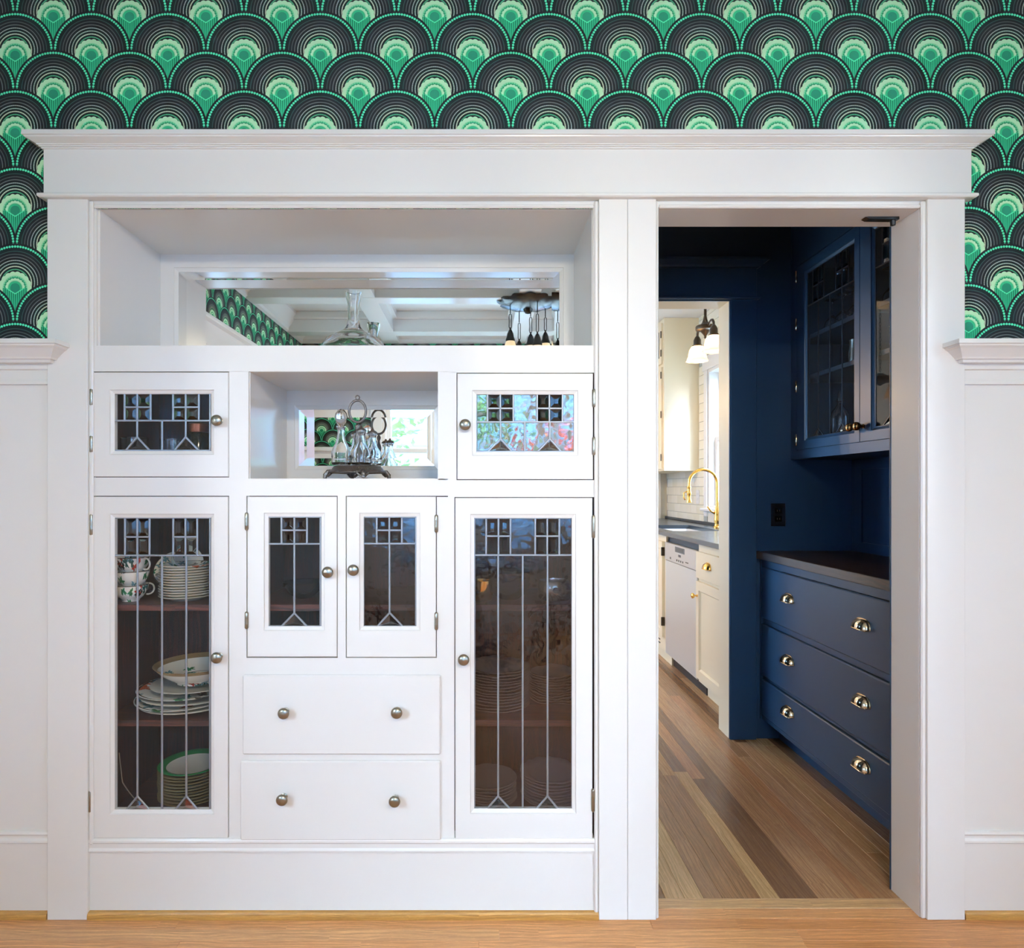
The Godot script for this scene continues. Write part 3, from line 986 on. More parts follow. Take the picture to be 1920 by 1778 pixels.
func hutch_contents() -> void:
	var china := mat("painted_china", Color(1, 1, 1), 0.15)
	china.albedo_texture = china_image(5, false)
	var rimmed := mat("bordered_china", Color(1, 1, 1), 0.15)
	rimmed.albedo_texture = china_image(9, true)
	var ivory := mat("ivory_china", Color(0.86, 0.85, 0.8), 0.18)
	# --- left cabinet, upper shelf: teacups and dessert plates
	var y1 := 0.888
	var cup := M.new().lathe(pf([0, 0.003, 0.02, 0.003, 0.021, 0, 0.024, 0, 0.025, 0.005, 0.036, 0.014, 0.044, 0.026, 0.0475, 0.04, 0.049, 0.05, 0.0475, 0.0505, 0.0455, 0.04, 0.041, 0.026, 0.032, 0.013, 0, 0.009]), 36).mesh()
	var hp := []
	for k in 13:
		var a := lerpf(-2.0, 2.0, k / 12.0)
		hp.append(Vector3(0.052 + 0.017 * cos(a), 0.03 + 0.017 * sin(a), 0))
	var handle := M.new().tube(hp, 0.0027, 8).mesh()
	var cups := [[Vector3(-1.052, y1, -0.115), "painted teacup with a red bird, at the bottom of the three stacked cups", 0.9], [Vector3(-1.050, y1 + 0.0415, -0.117), "painted teacup with green leaves, middle one of the three stacked cups", 2.2], [Vector3(-1.047, y1 + 0.083, -0.115), "painted teacup on top of the three stacked cups, handle to the right", -0.35], [Vector3(-0.958, y1, -0.22), "painted teacup standing behind the stack of three teacups", 2.5]]
	for c in cups:
		var t := thing("teacup", c[1], "cup", c[0], "painted teacups on the upper shelf")
		t.rotation.y = c[2]
		obj("bowl", cup, china, t)
		obj("handle", handle, ivory, t)
	var saucer := plate_shape(0.066).mesh()
	var sc := thing("teacup", "painted teacup lying tilted on its side behind the stacked cups", "cup", Vector3(-0.948, y1 + 0.094, -0.215), "painted teacups on the upper shelf")
	sc.rotation = Vector3(0.9, 0.4, -0.5)
	obj("bowl", cup, china, sc); obj("handle", handle, ivory, sc)
	var so := obj("saucer", saucer, rimmed)
	so.transform = Transform3D(Basis.from_euler(Vector3(0.9, 0.3, 0.25)), Vector3(-0.985, y1 + 0.075, -0.26))
	tag(so, "painted saucer leaning behind the stack of three teacups", "saucer")
	so = obj("saucer", saucer, rimmed)
	so.transform = Transform3D(Basis.from_euler(Vector3(0.06, 0.3, 0.0)), Vector3(-0.958, y1 + 0.0535, -0.22))
	tag(so, "painted saucer resting flat on the teacup at the back", "saucer")
	stack("dessert_plate", plate_shape(0.08).mesh(), ivory, 12, 0.0078, Vector3(-0.895, y1, -0.145), "ivory dessert plate in the stack beside the teacups", "plate", "dessert plates on the upper shelf")
	var top := obj("dessert_plate", plate_shape(0.08).mesh(), rimmed)
	top.position = Vector3(-0.895, y1 + 12 * 0.0078, -0.145)
	tag(top, "dessert plate with painted border lying on top of the ivory stack", "plate", "dessert plates on the upper shelf")
	stack("bread_plate", plate_shape(0.07).mesh(), ivory, 14, 0.0072, Vector3(-0.785, y1, -0.25), "small bread plate in the rear stack behind the dessert plates", "plate", "bread plates at the back")
	# --- left cabinet, middle shelf: platters and a bowl
	var y2 := 0.551
	var plat := plate_shape(0.155, 56).mesh()
	for k in 5:
		var o := obj("platter", plat, rimmed if k % 2 else ivory)
		o.position = Vector3(-0.905 + [0.0, -0.012, 0.004, -0.006, 0.012][k], y2 + 0.013 * k, -0.205)
		o.rotation = Vector3(0, k * 1.3, 0.03 if k == 1 else (0.012 if k > 1 else 0.0))
		if k == 4: o.scale = Vector3(0.86, 1, 0.86)
		tag(o, "large painted platter under the bowl, " + (ORD[4 - k] if k > 0 else "bottom one"), "platter", "stacked platters")
	var bowl := thing("serving_bowl", "wide painted porcelain bowl with patterned rim resting on the platters", "bowl", Vector3(-0.885, y2 + 0.072, -0.195))
	obj("body", M.new().lathe(pf([0, 0.004, 0.055, 0.004, 0.058, 0, 0.063, 0, 0.064, 0.006, 0.085, 0.018, 0.105, 0.032, 0.118, 0.046]), 56), china, bowl)
	obj("lining", M.new().lathe(pf([0.116, 0.044, 0.1, 0.03, 0.082, 0.02, 0.05, 0.011, 0, 0.009]), 56), china, bowl)
	obj("rim", M.new().lathe(pf([0.116, 0.044, 0.118, 0.046, 0.128, 0.056, 0.127, 0.0572, 0.114, 0.046]), 56), mat("gilded_rim", Color(0.55, 0.44, 0.27), 0.3), bowl)
	# --- left cabinet, floor: pale plates with a green-rimmed one on top
	var y3 := 0.262
	var tan_m := mat("tan_glaze", Color(0.52, 0.45, 0.32), 0.15)
	stack("dinner_plate", plate_shape(0.1).mesh(), tan_m, 10, 0.0092, Vector3(-0.898, y3, -0.19), "tan dinner plate in the stack under the green-rimmed plate", "plate", "tan dinner plates on the cabinet floor")
	var gp := thing("dinner_plate", "green-rimmed white plate lying on top of the tan plates", "plate", Vector3(-0.898, y3 + 0.0925, -0.19))
	obj("well", M.new().lathe(pf([0.076, 0.009, 0.07, 0.0062, 0, 0.0055]), 40), ivory, gp)
	obj("rim", M.new().lathe(pf([0, 0.002, 0.055, 0.0, 0.08, 0.0075, 0.1, 0.0135, 0.101, 0.0148, 0.099, 0.0158, 0.076, 0.009]), 40), mat("green_glaze", Color(0.16, 0.5, 0.27), 0.15), gp)
	var cord := []
	for k in 24:
		var a := k / 23.0
		cord.append(Vector3(-1.09 + 0.06 * a + (0.0 if a < 0.3 else (a - 0.3) * 0.12), y3 + 0.16 * pow(1.0 - a, 2.0) + 0.004, -0.12 + 0.05 * a))
	tag(obj("cord", M.new().tube(cord, 0.0016, 6), mat("thin_cord", Color(0.55, 0.47, 0.4), 0.6)), "thin pale cord drooping at left beside the tan plates", "cord")
	# --- right cabinet
	var dusk := mat("grey_stoneware", Color(0.56, 0.5, 0.47), 0.2)
	var dark := mat("dark_stoneware", Color(0.16, 0.14, 0.15), 0.22)
	stack("dinner_plate", plate_shape(0.1).mesh(), dusk, 14, 0.0088, Vector3(0.058, y2, -0.17), "stoneware dinner plate in the left stack on the right cabinet's middle shelf", "plate", "left stoneware stack")
	stack("side_plate", plate_shape(0.076).mesh(), dusk, 11, 0.008, Vector3(0.235, y2, -0.22), "stoneware side plate in the right stack on the right cabinet's middle shelf", "plate", "right stoneware stack")
	stack("soup_plate", plate_shape(0.09).mesh(), dusk, 7, 0.0095, Vector3(0.028, y3, -0.17), "grey soup plate in the left stack on the right cabinet's floor", "plate", "left grey stack")
	stack("soup_plate", plate_shape(0.095).mesh(), dusk, 9, 0.0095, Vector3(0.226, y3, -0.17), "grey soup plate in the right stack on the right cabinet's floor", "plate", "right grey stack")
	var bw := M.new().lathe(pf([0, 0.003, 0.025, 0.0, 0.03, 0.002, 0.05, 0.018, 0.064, 0.04, 0.066, 0.046, 0.063, 0.045, 0.047, 0.02, 0, 0.008]), 36).mesh()
	stack("cereal_bowl", bw, dark, 4, 0.013, Vector3(0.092, y1, -0.15), "dark cereal bowl in the nest behind the right door's upper panes", "bowl", "nested dark bowls")
	var pot := thing("sugar_pot", "small steel pot with a round badge on the right cabinet's upper shelf", "pot", Vector3(0.23, y1, -0.14))
	obj("body", M.new().lathe(pf([0, 0.001, 0.044, 0.001, 0.048, 0.006, 0.049, 0.035, 0.046, 0.058, 0.044, 0.06, 0.043, 0.056, 0.045, 0.035, 0.044, 0.008, 0, 0.006]), 36), mat("steel", Color(0.6, 0.58, 0.56), 0.25, 1.0), pot)
	var bd := M.new()
	bd.t = Transform3D(Basis(Vector3.RIGHT, PI / 2), Vector3(0.0, 0.034, 0.0485))
	obj("badge", bd.lathe(pf([0, 0, 0.009, 0, 0.009, 0.0015, 0.006, 0.003, 0, 0.0035]), 20), black_m, pot)
	tag(obj("beaker", M.new().lathe(pf([0, 0.001, 0.03, 0.001, 0.033, 0.004, 0.036, 0.06, 0.034, 0.06, 0.031, 0.006, 0, 0.005]), 32), brass), "small brass beaker at left of the dark nested bowls", "beaker").position = Vector3(0.008, y1, -0.13)
	# --- upper left cabinet
	var ya := 1.262
	var jar := thing("jar", "dark jar with coppery lid near the upper left door's knob", "jar", Vector3(-0.868, ya, -0.16))
	obj("body", M.new().lathe(pf([0, 0, 0.029, 0.0, 0.031, 0.004, 0.031, 0.13, 0.027, 0.138, 0, 0.138]), 28), mat("dark_green_glass", Color(0.05, 0.065, 0.05), 0.1), jar)
	obj("lid", M.new().lathe(pf([0.0, 0.138, 0.029, 0.138, 0.03, 0.142, 0.03, 0.163, 0.026, 0.166, 0, 0.167]), 28), mat("coppery_lid", Color(0.55, 0.3, 0.2), 0.3, 0.8), jar)
	var tum := M.new().lathe(pf([0, 0, 0.034, 0.0, 0.036, 0.003, 0.039, 0.12, 0.037, 0.121, 0.0345, 0.012, 0, 0.01]), 28).mesh()
	for e in [[Vector3(-1.055, ya, -0.14), "clear tumbler at the left end of the upper left cabinet"], [Vector3(-0.965, ya, -0.2), "clear tumbler near the middle of the upper left cabinet"]]:
		var o := obj("tumbler", tum, clear_m)
		o.position = e[0]
		tag(o, e[1], "glass")
	for e in [[Vector3(0.0, ya, -0.18), "clear tumbler at the left end of the upper right cabinet"], [Vector3(0.25, ya, -0.2), "clear tumbler at the right end of the upper right cabinet"]]:
		var o := obj("tumbler", tum, clear_m)
		o.position = e[0]
		tag(o, e[1], "glass")
	# --- centre compartment
	var mb := obj("mixing_bowl", bw, dark)
	mb.position = Vector3(-0.545, y1, -0.17)
	mb.scale = Vector3(0.95, 1.1, 0.95)
	tag(mb, "dark bowl on the shelf behind the left one of the small doors", "bowl")
	# --- upper niche: decanter
	var yn := fy(648, ZF) + 0.0002
	var dec := thing("decanter", "clear ship's decanter with flared lip on the upper niche shelf", "decanter", Vector3(-0.393, yn, -0.185))
	obj("body", M.new().lathe(pf([0, 0.001, 0.098, 0.001, 0.104, 0.006, 0.105, 0.016, 0.1, 0.034, 0.086, 0.055, 0.058, 0.072, 0.034, 0.084, 0.022, 0.098, 0.0175, 0.12, 0.0165, 0.145, 0.0185, 0.17, 0.0225, 0.185, 0.0235, 0.196, 0.0245, 0.206, 0.0225, 0.207, 0.0205, 0.196, 0.019, 0.184, 0.015, 0.17, 0.0135, 0.145, 0.014, 0.12, 0.018, 0.1, 0.03, 0.088, 0.055, 0.069, 0.082, 0.052, 0.096, 0.033, 0.1, 0.018, 0.096, 0.009, 0, 0.007]), 48), clear_m, dec)
	# --- lower niche: silver cruet stand and bottles
	var yc := fy(897.5, ZF) + 0.0002
	var silver := mat("tarnished_silver", Color(0.5, 0.47, 0.44), 0.28, 1.0)
	silver.normal_enabled = true
	silver.normal_texture = noise_tex(128, 0.06, true, 6.0)
	silver.uv1_triplanar = true
	silver.uv1_scale = Vector3(30, 30, 30)
	var cx := -0.3765
	var cz := -0.165
	var st := thing("cruet_stand", "tarnished silver cruet stand with ring handle in the small mirrored niche", "cruet stand", Vector3(cx, yc, cz))
	obj("platform", M.new().lathe(pf([0, 0.026, 0.05, 0.024, 0.078, 0.02, 0.086, 0.018, 0.089, 0.021, 0.087, 0.025, 0.08, 0.029, 0.076, 0.036, 0.07, 0.041, 0, 0.042]), 48, 0.02, 12), silver, st)
	for k in 4:
		var a := PI / 4 + 0.42 + k * PI / 2
		var dv := Vector3(cos(a), 0, sin(a))
		var f := M.new()
		f.tube([dv * 0.074 + Vector3(0, 0.024, 0), dv * 0.09 + Vector3(0, 0.021, 0), dv * 0.099 + Vector3(0, 0.012, 0), dv * 0.098 + Vector3(0, 0.005, 0), dv * 0.104 + Vector3(0, 0.0035, 0)], [0.007, 0.0085, 0.0065, 0.006, 0.0045], 10)
		f.tube([dv * 0.083 + Vector3(0, 0.018, 0) + dv.cross(Vector3.UP) * 0.016, dv * 0.09 + Vector3(0, 0.01, 0) + dv.cross(Vector3.UP) * 0.008, dv * 0.094 + Vector3(0, 0.012, 0), dv * 0.09 + Vector3(0, 0.01, 0) - dv.cross(Vector3.UP) * 0.008, dv * 0.083 + Vector3(0, 0.018, 0) - dv.cross(Vector3.UP) * 0.016], 0.004, 8)
		obj("foot", f, silver, st)
	obj("stem", M.new().lathe(pf([0.008, 0.04, 0.007, 0.06, 0.011, 0.075, 0.006, 0.085, 0.006, 0.1, 0.009, 0.115, 0.011, 0.125, 0.006, 0.14, 0.004, 0.15, 0.007, 0.158, 0.008, 0.165, 0.004, 0.172, 0, 0.174]), 18), silver, st)
	var rg := []
	for k in 28:
		var a := TAU * k / 28
		rg.append(Vector3(0.026 * sin(a), 0.211 + 0.034 * -cos(a), 0))
	obj("handle_ring", M.new().tube(rg, 0.0042, 10, true), silver, st)
	var ri := []
	for k in 16:
		var a := TAU * k / 16
		ri.append(Vector3(0.006 * sin(a), 0.2535 - 0.0065 * cos(a), 0))
	obj("loop", M.new().tube(ri, 0.002, 8, true), silver, st)
	var bproto := M.new().lathe(pf([0, 0.001, 0.026, 0.001, 0.029, 0.004, 0.0295, 0.016, 0.028, 0.019, 0.0295, 0.022, 0.029, 0.036, 0.026, 0.045, 0.018, 0.058, 0.0125, 0.072, 0.0105, 0.09, 0.0115, 0.098, 0.0145, 0.1015, 0.0145, 0.104, 0.009, 0.104, 0.008, 0.09, 0.0095, 0.072, 0.015, 0.058, 0.023, 0.044, 0.0255, 0.035, 0.0255, 0.008, 0, 0.006]), 32, 0.035, 12).mesh()
	var cap := M.new().lathe(pf([0, 0.1042, 0.0155, 0.1042, 0.016, 0.107, 0.0155, 0.11, 0.011, 0.114, 0.006, 0.116, 0.004, 0.119, 0.0035, 0.122, 0, 0.124]), 24).mesh()
	var stop := M.new().lathe(pf([0, 0.1, 0.0075, 0.1, 0.009, 0.105, 0.012, 0.108, 0.016, 0.118, 0.0185, 0.128, 0.016, 0.138, 0.011, 0.144, 0.008, 0.148, 0, 0.1495]), 12, 0.08, 6).mesh()
	for e in [[Vector3(-0.046, 0, 0.022), 1.16, true, "tall cut glass cruet bottle with glass stopper at left of the silver stand"], [Vector3(0.02, 0, 0.043), 0.97, false, "silver-capped cruet bottle at the front of the silver stand"], [Vector3(0.044, 0, -0.012), 0.95, false, "silver-capped cruet bottle at right of the silver stand"], [Vector3(-0.014, 0, -0.046), 0.95, false, "silver-capped cruet bottle behind the silver stand's handle"]]:
		var b := thing("cruet_bottle", e[3], "bottle", Vector3(cx, yc + 0.0423, cz) + e[0], "cruet bottles in the silver stand")
		b.scale = Vector3(1.0, e[1], 1.0)
		obj("body", bproto, clear_m, b)
		if e[2]: obj("stopper", stop, clear_m, b)
		else: obj("cap", cap, silver, b)

# ---------------------------------------------------------------- pantry
func zbox(x0: float, x1: float, y0: float, y1: float, z0: float, z1: float, ch := 0.0, grain := 2) -> M:
	return bx(x0, y0, z0, x1, y1, z1, ch, grain)

func pantry() -> void:
	window("window_6", Vector3(-1.6, 1.3, -0.7), 0.5, 0.6, PI / 2, 1, "white window at the pantry's far left end")
	# casing of the inner doorway, painted like the wall
	var zf := -1.296
	var cs := struct("trim_13", null, null, "dark blue casing with cornice round the kitchen doorway")
	obj("casing", bx(1.231, 0, -1.32, 1.357, 2.153, zf, 0.002), navy, cs)
	obj("casing", bx(0.43, 2.168, -1.32, 1.357, 2.305, zf + 0.003, 0.002), navy, cs)
	obj("fillet", M.new().cornice(0.44, 1.36, zf, -1.32, pf([0, 2.168, 0.012, 2.166, 0.014, 2.16, 0.012, 2.154, 0, 2.152]), false, true), navy, cs)
	obj("cornice", M.new().cornice(0.44, 1.357, zf + 0.003, -1.32, pf([0.044, 2.345, 0.045, 2.334, 0.038, 2.331, 0.02, 2.316, 0.014, 2.308, 0.0, 2.304]), false, true), navy, cs)
	obj("edge_bead", bx(1.2265, 0, -1.312, 1.233, 2.153, zf - 0.004, 0.002), navy, cs)
	obj("edge_bead", bx(0.43, 2.147, -1.312, 1.233, 2.153, zf - 0.004, 0.002), navy, cs)
	var jb := struct("door_2", null, null, "cream lined doorway from the pantry into the kitchen")
	obj("jamb", bx(1.2285, 0, -1.445, 1.236, 2.149, -1.309), cream, jb)
	obj("head_jamb", bx(0.4, 2.1485, -1.445, 1.236, 2.156, -1.309), cream, jb)
	# base drawers under a walnut top
	var walnut := wood("walnut_top", Color(0.36, 0.23, 0.15), 0.35, grain_b, 0.8, 5.0)
	var tp := zbox(1.358, 1.84, 0.886, 0.923, -1.313, -0.1415, 0.002)
	tag(obj("countertop", tp, walnut), "dark walnut countertop over the blue pantry drawers", "countertop")
	var ca := thing("drawer_cabinet", "dark blue pantry base cabinet with three wide drawers and six cup pulls", "cabinet")
	var za := -0.15
	var zz := -1.3135
	obj("carcass", zbox(1.402, 1.838, 0.1, 0.8855, zz, za), navy, ca)
	obj("plinth", zbox(1.473, 1.838, 0.0, 0.1, zz, za), navy, ca)
	obj("end_stile", zbox(1.38, 1.402, 0.1, 0.8855, zz, zz + 0.012), navy, ca)
	obj("top_rail", zbox(1.3835, 1.402, 0.849, 0.8855, zz + 0.012, za), navy, ca)
	obj("middle_rail", zbox(1.392, 1.402, 0.572, 0.596, zz + 0.012, za), navy, ca)
	obj("middle_rail", zbox(1.392, 1.402, 0.302, 0.316, zz + 0.012, za), navy, ca)
	obj("bottom_rail", zbox(1.386, 1.402, 0.1, 0.124, zz + 0.012, za, 0.002), navy, ca)
	var pull_m := mat("pale_nickel", Color(0.82, 0.74, 0.62), 0.16, 1.0)
	for r in [[0.599, 0.845, 0.737], [0.319, 0.569, 0.463], [0.126, 0.299, 0.234]]:
		var d := obj("drawer", zbox(1.379, 1.401, r[0], r[1], zz + 0.0145, za - 0.01, 0.004), navy, ca)
		for z in [-1.02, -0.475]:
			var p := cup_pull(d, pull_m)
			p.position = Vector3(1.379, r[2], z)
			p.rotation.y = -PI / 2
	# upper cabinet with leaded doors
	var uc := thing("wall_cabinet", "dark blue pantry wall cabinet with leaded glass doors and shelves of glassware", "cabinet")
	var xf := 1.533
	obj("carcass_back", zbox(1.828, 1.839, 1.371, 2.42, zz, za), navy, uc)
	obj("carcass_bottom", zbox(xf + 0.004, 1.828, 1.371, 1.45, zz, za), navy, uc)
	obj("carcass_top", zbox(xf + 0.004, 1.828, 2.31, 2.699, zz, za), navy, uc)
	obj("end_panel", zbox(xf + 0.004, 1.828, 1.45, 2.31, zz, zz + 0.016), navy, uc)
	obj("divider", zbox(xf + 0.02, 1.828, 1.45, 2.31, -0.765, -0.745), navy, uc)
	obj("bottom_rail", zbox(xf, xf + 0.02, 1.371, 1.412, zz, za), navy, uc)
	obj("top_rail", zbox(xf, xf + 0.02, 2.298, 2.699, zz, za), navy, uc)
	obj("end_stile", zbox(xf, xf + 0.02, 1.41, 2.3, zz, -1.256), navy, uc)
	for y in [1.744, 1.933]: obj("shelf", zbox(xf + 0.026, 1.828, y, y + 0.02, zz + 0.016, za, 0.001), navy, uc)
	for dz in [[-1.2545, -0.7505, -1], [-0.7485, -0.2445, 1]]:
		var f := M.new()
		# built flat in xy, then turned to face the aisle
		var w: float = dz[1] - dz[0]
		f.t = Transform3D(Basis(Vector3.UP, -PI / 2), Vector3(xf - 0.001, 0, dz[0]))
		f.ring(Rect2(0, 1.4145, w, 0.88), Rect2(0.083, 1.466, w - 0.13, 0.772), 0.0, -0.021, 0.012, 0.008)
		var d := obj("door", f, navy, uc)
		pantry_leads(d, xf + 0.010, dz[0] + 0.083, dz[0] + 0.083 + w - 0.13)
		var kb := M.new()
		kb.t = Transform3D(Basis(Vector3(0, 0, 1), PI / 2), Vector3.ZERO)
		kb.lathe(pf([0.0085, 0, 0.0085, 0.002, 0.005, 0.004, 0.005, 0.013, 0.011, 0.016, 0.0165, 0.023, 0.0175, 0.03, 0.015, 0.037, 0.008, 0.041, 0, 0.042]), 24)
		var ko := obj("knob", kb, mat("aged_brass", Color(0.62, 0.45, 0.27), 0.22, 1.0), d)
		ko.position = Vector3(xf - 0.001, 1.476, dz[1] - 0.024 if dz[2] < 0 else dz[0] + 0.024)
		for y in [1.462, 1.72, 2.02, 2.25]:
			var hg := M.new()
			hg.t = Transform3D(Basis(), Vector3(xf - 0.003, y, dz[0] - 0.001 if dz[2] < 0 else dz[1] + 0.001))
			obj("hinge", hg.lathe(pf([0, -0.03, 0.003, -0.028, 0.005, -0.024, 0.005, 0.024, 0.003, 0.028, 0, 0.03]), 12), pull_m, d)
	# boards on the side wall under the cabinet
	var pn := struct("trim_14", null, null, "dark blue panelled splashback above the walnut countertop")
	obj("stile", zbox(1.832, 1.842, 0.923, 1.371, -1.3135, -1.235), navy, pn)
	obj("stile", zbox(1.832, 1.842, 0.923, 1.371, -0.75, -0.66), navy, pn)
	obj("rail", zbox(1.832, 1.842, 0.923, 0.97, -1.235, -0.15), navy, pn)
	obj("rail", zbox(1.832, 1.842, 1.32, 1.371, -1.235, -0.15), navy, pn)
	# black outlet
	var ou := thing("wall_outlet", "black outlet plate on the blue wall above the counter", "outlet", Vector3(1.4695, 1.0995, -1.314))
	obj("plate", bx(-0.0355, -0.0565, 0, 0.0355, 0.0565, 0.005, 0.002), black_m, ou)
	for y in [0.02, -0.02]:
		obj("socket", bx(-0.017, y - 0.014, 0.005, 0.017, y + 0.014, 0.0062, 0.001), mat("black_socket", Color(0.05, 0.05, 0.055), 0.2), ou)
		for x in [-0.006, 0.006]: obj("slot", bx(x - 0.0015, y - 0.004, 0.0062, x + 0.0015, y + 0.005, 0.0066), mat("slot_metal", Color(0.3, 0.27, 0.22), 0.4), ou)
	pantry_glassware()

func cup_pull(parent: Node3D, m: Material) -> Node3D:
	if not mats.has("pull_mesh"):
		var q := M.new()
		# hood: half of a flattened shell, open below
		var W := 0.042
		var H := 0.034
		var P := 0.026
		var nu := 20
		var nv := 8
		var pt := func(i: int, j: int) -> Vector3:
			var a := PI * i / nu
			var b := PI * 0.5 * j / nv
			var sx := signf(cos(a)) * pow(absf(cos(a)), 0.6)
			return Vector3(W * sx, H * pow(sin(a), 0.6) * cos(b) - 0.012, P * pow(sin(b), 0.7) * pow(maxf(sin(a), 0.0), 0.35))
		for i in nu:
			for j in nv:
				var A: Vector3 = pt.call(i, j)
				var B: Vector3 = pt.call(i + 1, j)
				var C: Vector3 = pt.call(i + 1, j + 1)
				var D: Vector3 = pt.call(i, j + 1)
				var nn := (A + B + C + D) * 0.25 + Vector3(0, 0.012, 0.004)
				var nA := Vector3(A.x / W, (A.y + 0.012) / H, A.z / P + 0.05)
				var nB := Vector3(B.x / W, (B.y + 0.012) / H, B.z / P + 0.05)
				var nC := Vector3(C.x / W, (C.y + 0.012) / H, C.z / P + 0.05)
				var nD := Vector3(D.x / W, (D.y + 0.012) / H, D.z / P + 0.05)
				q.tri(A, B, C, nA, nB, nC)
				q.tri(A, C, D, nA, nC, nD)
		# rounded lip and the arched back plate
		var lip := []
		for i in 21: lip.append(pt.call(i, nv) + Vector3(0, -0.001, 0))
		q.tube(lip, 0.0022, 8)
		var arch := PackedVector2Array()
		for i in 25:
			var a := PI * i / 24
			arch.append(Vector2(0.046 * signf(cos(a)) * pow(absf(cos(a)), 0.7), 0.037 * pow(sin(a), 0.7) - 0.012))
		q.prism(arch, -0.001, 0.0022)
		mats["pull_mesh"] = q.mesh()
	return obj("cup_pull", mats["pull_mesh"], m, parent)

func zcame(parent: Node3D, x: float, y0: float, z0: float, y1: float, z1: float, m: Material) -> void:
	var d := Vector2(z1 - z0, y1 - y0)
	var q := M.new()
	# local x runs along the came, local z faces the aisle (-x)
	var along := Vector3(0, d.y, d.x).normalized()
	var face := Vector3(-1, 0, 0)
	q.t = Transform3D(Basis(along, face.cross(along), face), Vector3(x, y0, z0))
	q.box(Vector3(-0.001, -0.0028, -0.002), Vector3(d.length() + 0.001, 0.0028, 0.0026), 0.0014)
	obj("came", q, m, parent)

func pantry_leads(d: Node3D, x: float, z0: float, z1: float) -> void:
	var pm := mat("dark_came", Color(0.2, 0.2, 0.21), 0.35, 0.8)
	var y0 := 1.464
	var y1 := 2.24
	var yh := 2.084
	var ym := 2.16
	var w := z1 - z0
	var Z := func(t: float) -> float: return z0 + w * t
	for t in [0.006, 0.994]: zcame(d, x, y0, Z.call(t), y1, Z.call(t), pm)
	for y in [y0 + 0.003, yh, y1 - 0.003]: zcame(d, x, y, z0, y, z1, pm)
	var g := [0.122, 0.247, 0.372, 0.628, 0.753, 0.878]
	for t in g: zcame(d, x, yh, Z.call(t), y1, Z.call(t), pm)
	for q in 2:
		zcame(d, x, ym, Z.call(g[q * 3]), ym, Z.call(g[q * 3 + 2]), pm)
		for c in 2:
			for e in [[yh, ym], [ym, y1]]:
				var m := M.new()
				m.t = Transform3D(Basis(Vector3.UP, -PI / 2), Vector3(x, 0, 0))
				var a: float = Z.call(g[q * 3 + c]) + 0.002
				var b: float = Z.call(g[q * 3 + c + 1]) - 0.002
				m.jewel(Rect2(a, e[0] + 0.002, b - a, e[1] - e[0] - 0.004), -0.002, 0.0045, 0.012)
				obj("jewel", m, jewel_m, d)
	for p in [[0.0, 0.122, yh, y1], [0.372, 0.628, yh, y1], [0.878, 1.0, yh, y1], [0, 0.247, y0, yh], [0.247, 0.5, y0, yh], [0.5, 0.753, y0, yh], [0.753, 1.0, y0, yh]]:
		var m := M.new()
		m.quad(Vector3(x, p[2], Z.call(p[0])), Vector3(x, p[3], Z.call(p[0])), Vector3(x, p[3], Z.call(p[1])), Vector3(x, p[2], Z.call(p[1])), Vector3(-1, 0, 0))
		obj("pane", m, pane_m, d)
	zcame(d, x, y0, Z.call(0.5), yh, Z.call(0.5), pm)
	for t in [0.247, 0.753]:
		zcame(d, x, y0 + 0.04, Z.call(t), yh, Z.call(t), pm)
		zcame(d, x, y0 + 0.04, Z.call(t), y0 + 0.003, Z.call(t - 0.12), pm)
		zcame(d, x, y0 + 0.04, Z.call(t), y0 + 0.003, Z.call(t + 0.12), pm)
		var m := M.new()
		var P := [Vector3(x, y0 + 0.036, Z.call(t)), Vector3(x, y0 + 0.005, Z.call(t - 0.1)), Vector3(x, y0 + 0.005, Z.call(t + 0.1))]
		var tip := Vector3(x - 0.007, y0 + 0.014, Z.call(t))
		m.flat3(P[0], P[1], P[2], Vector3(1, 0, 0))
		for k in 3: m.flat3(P[k], P[(k + 1) % 3], tip, Vector3(-1, 0, 0))
		obj("jewel", m, jewel_m, d)

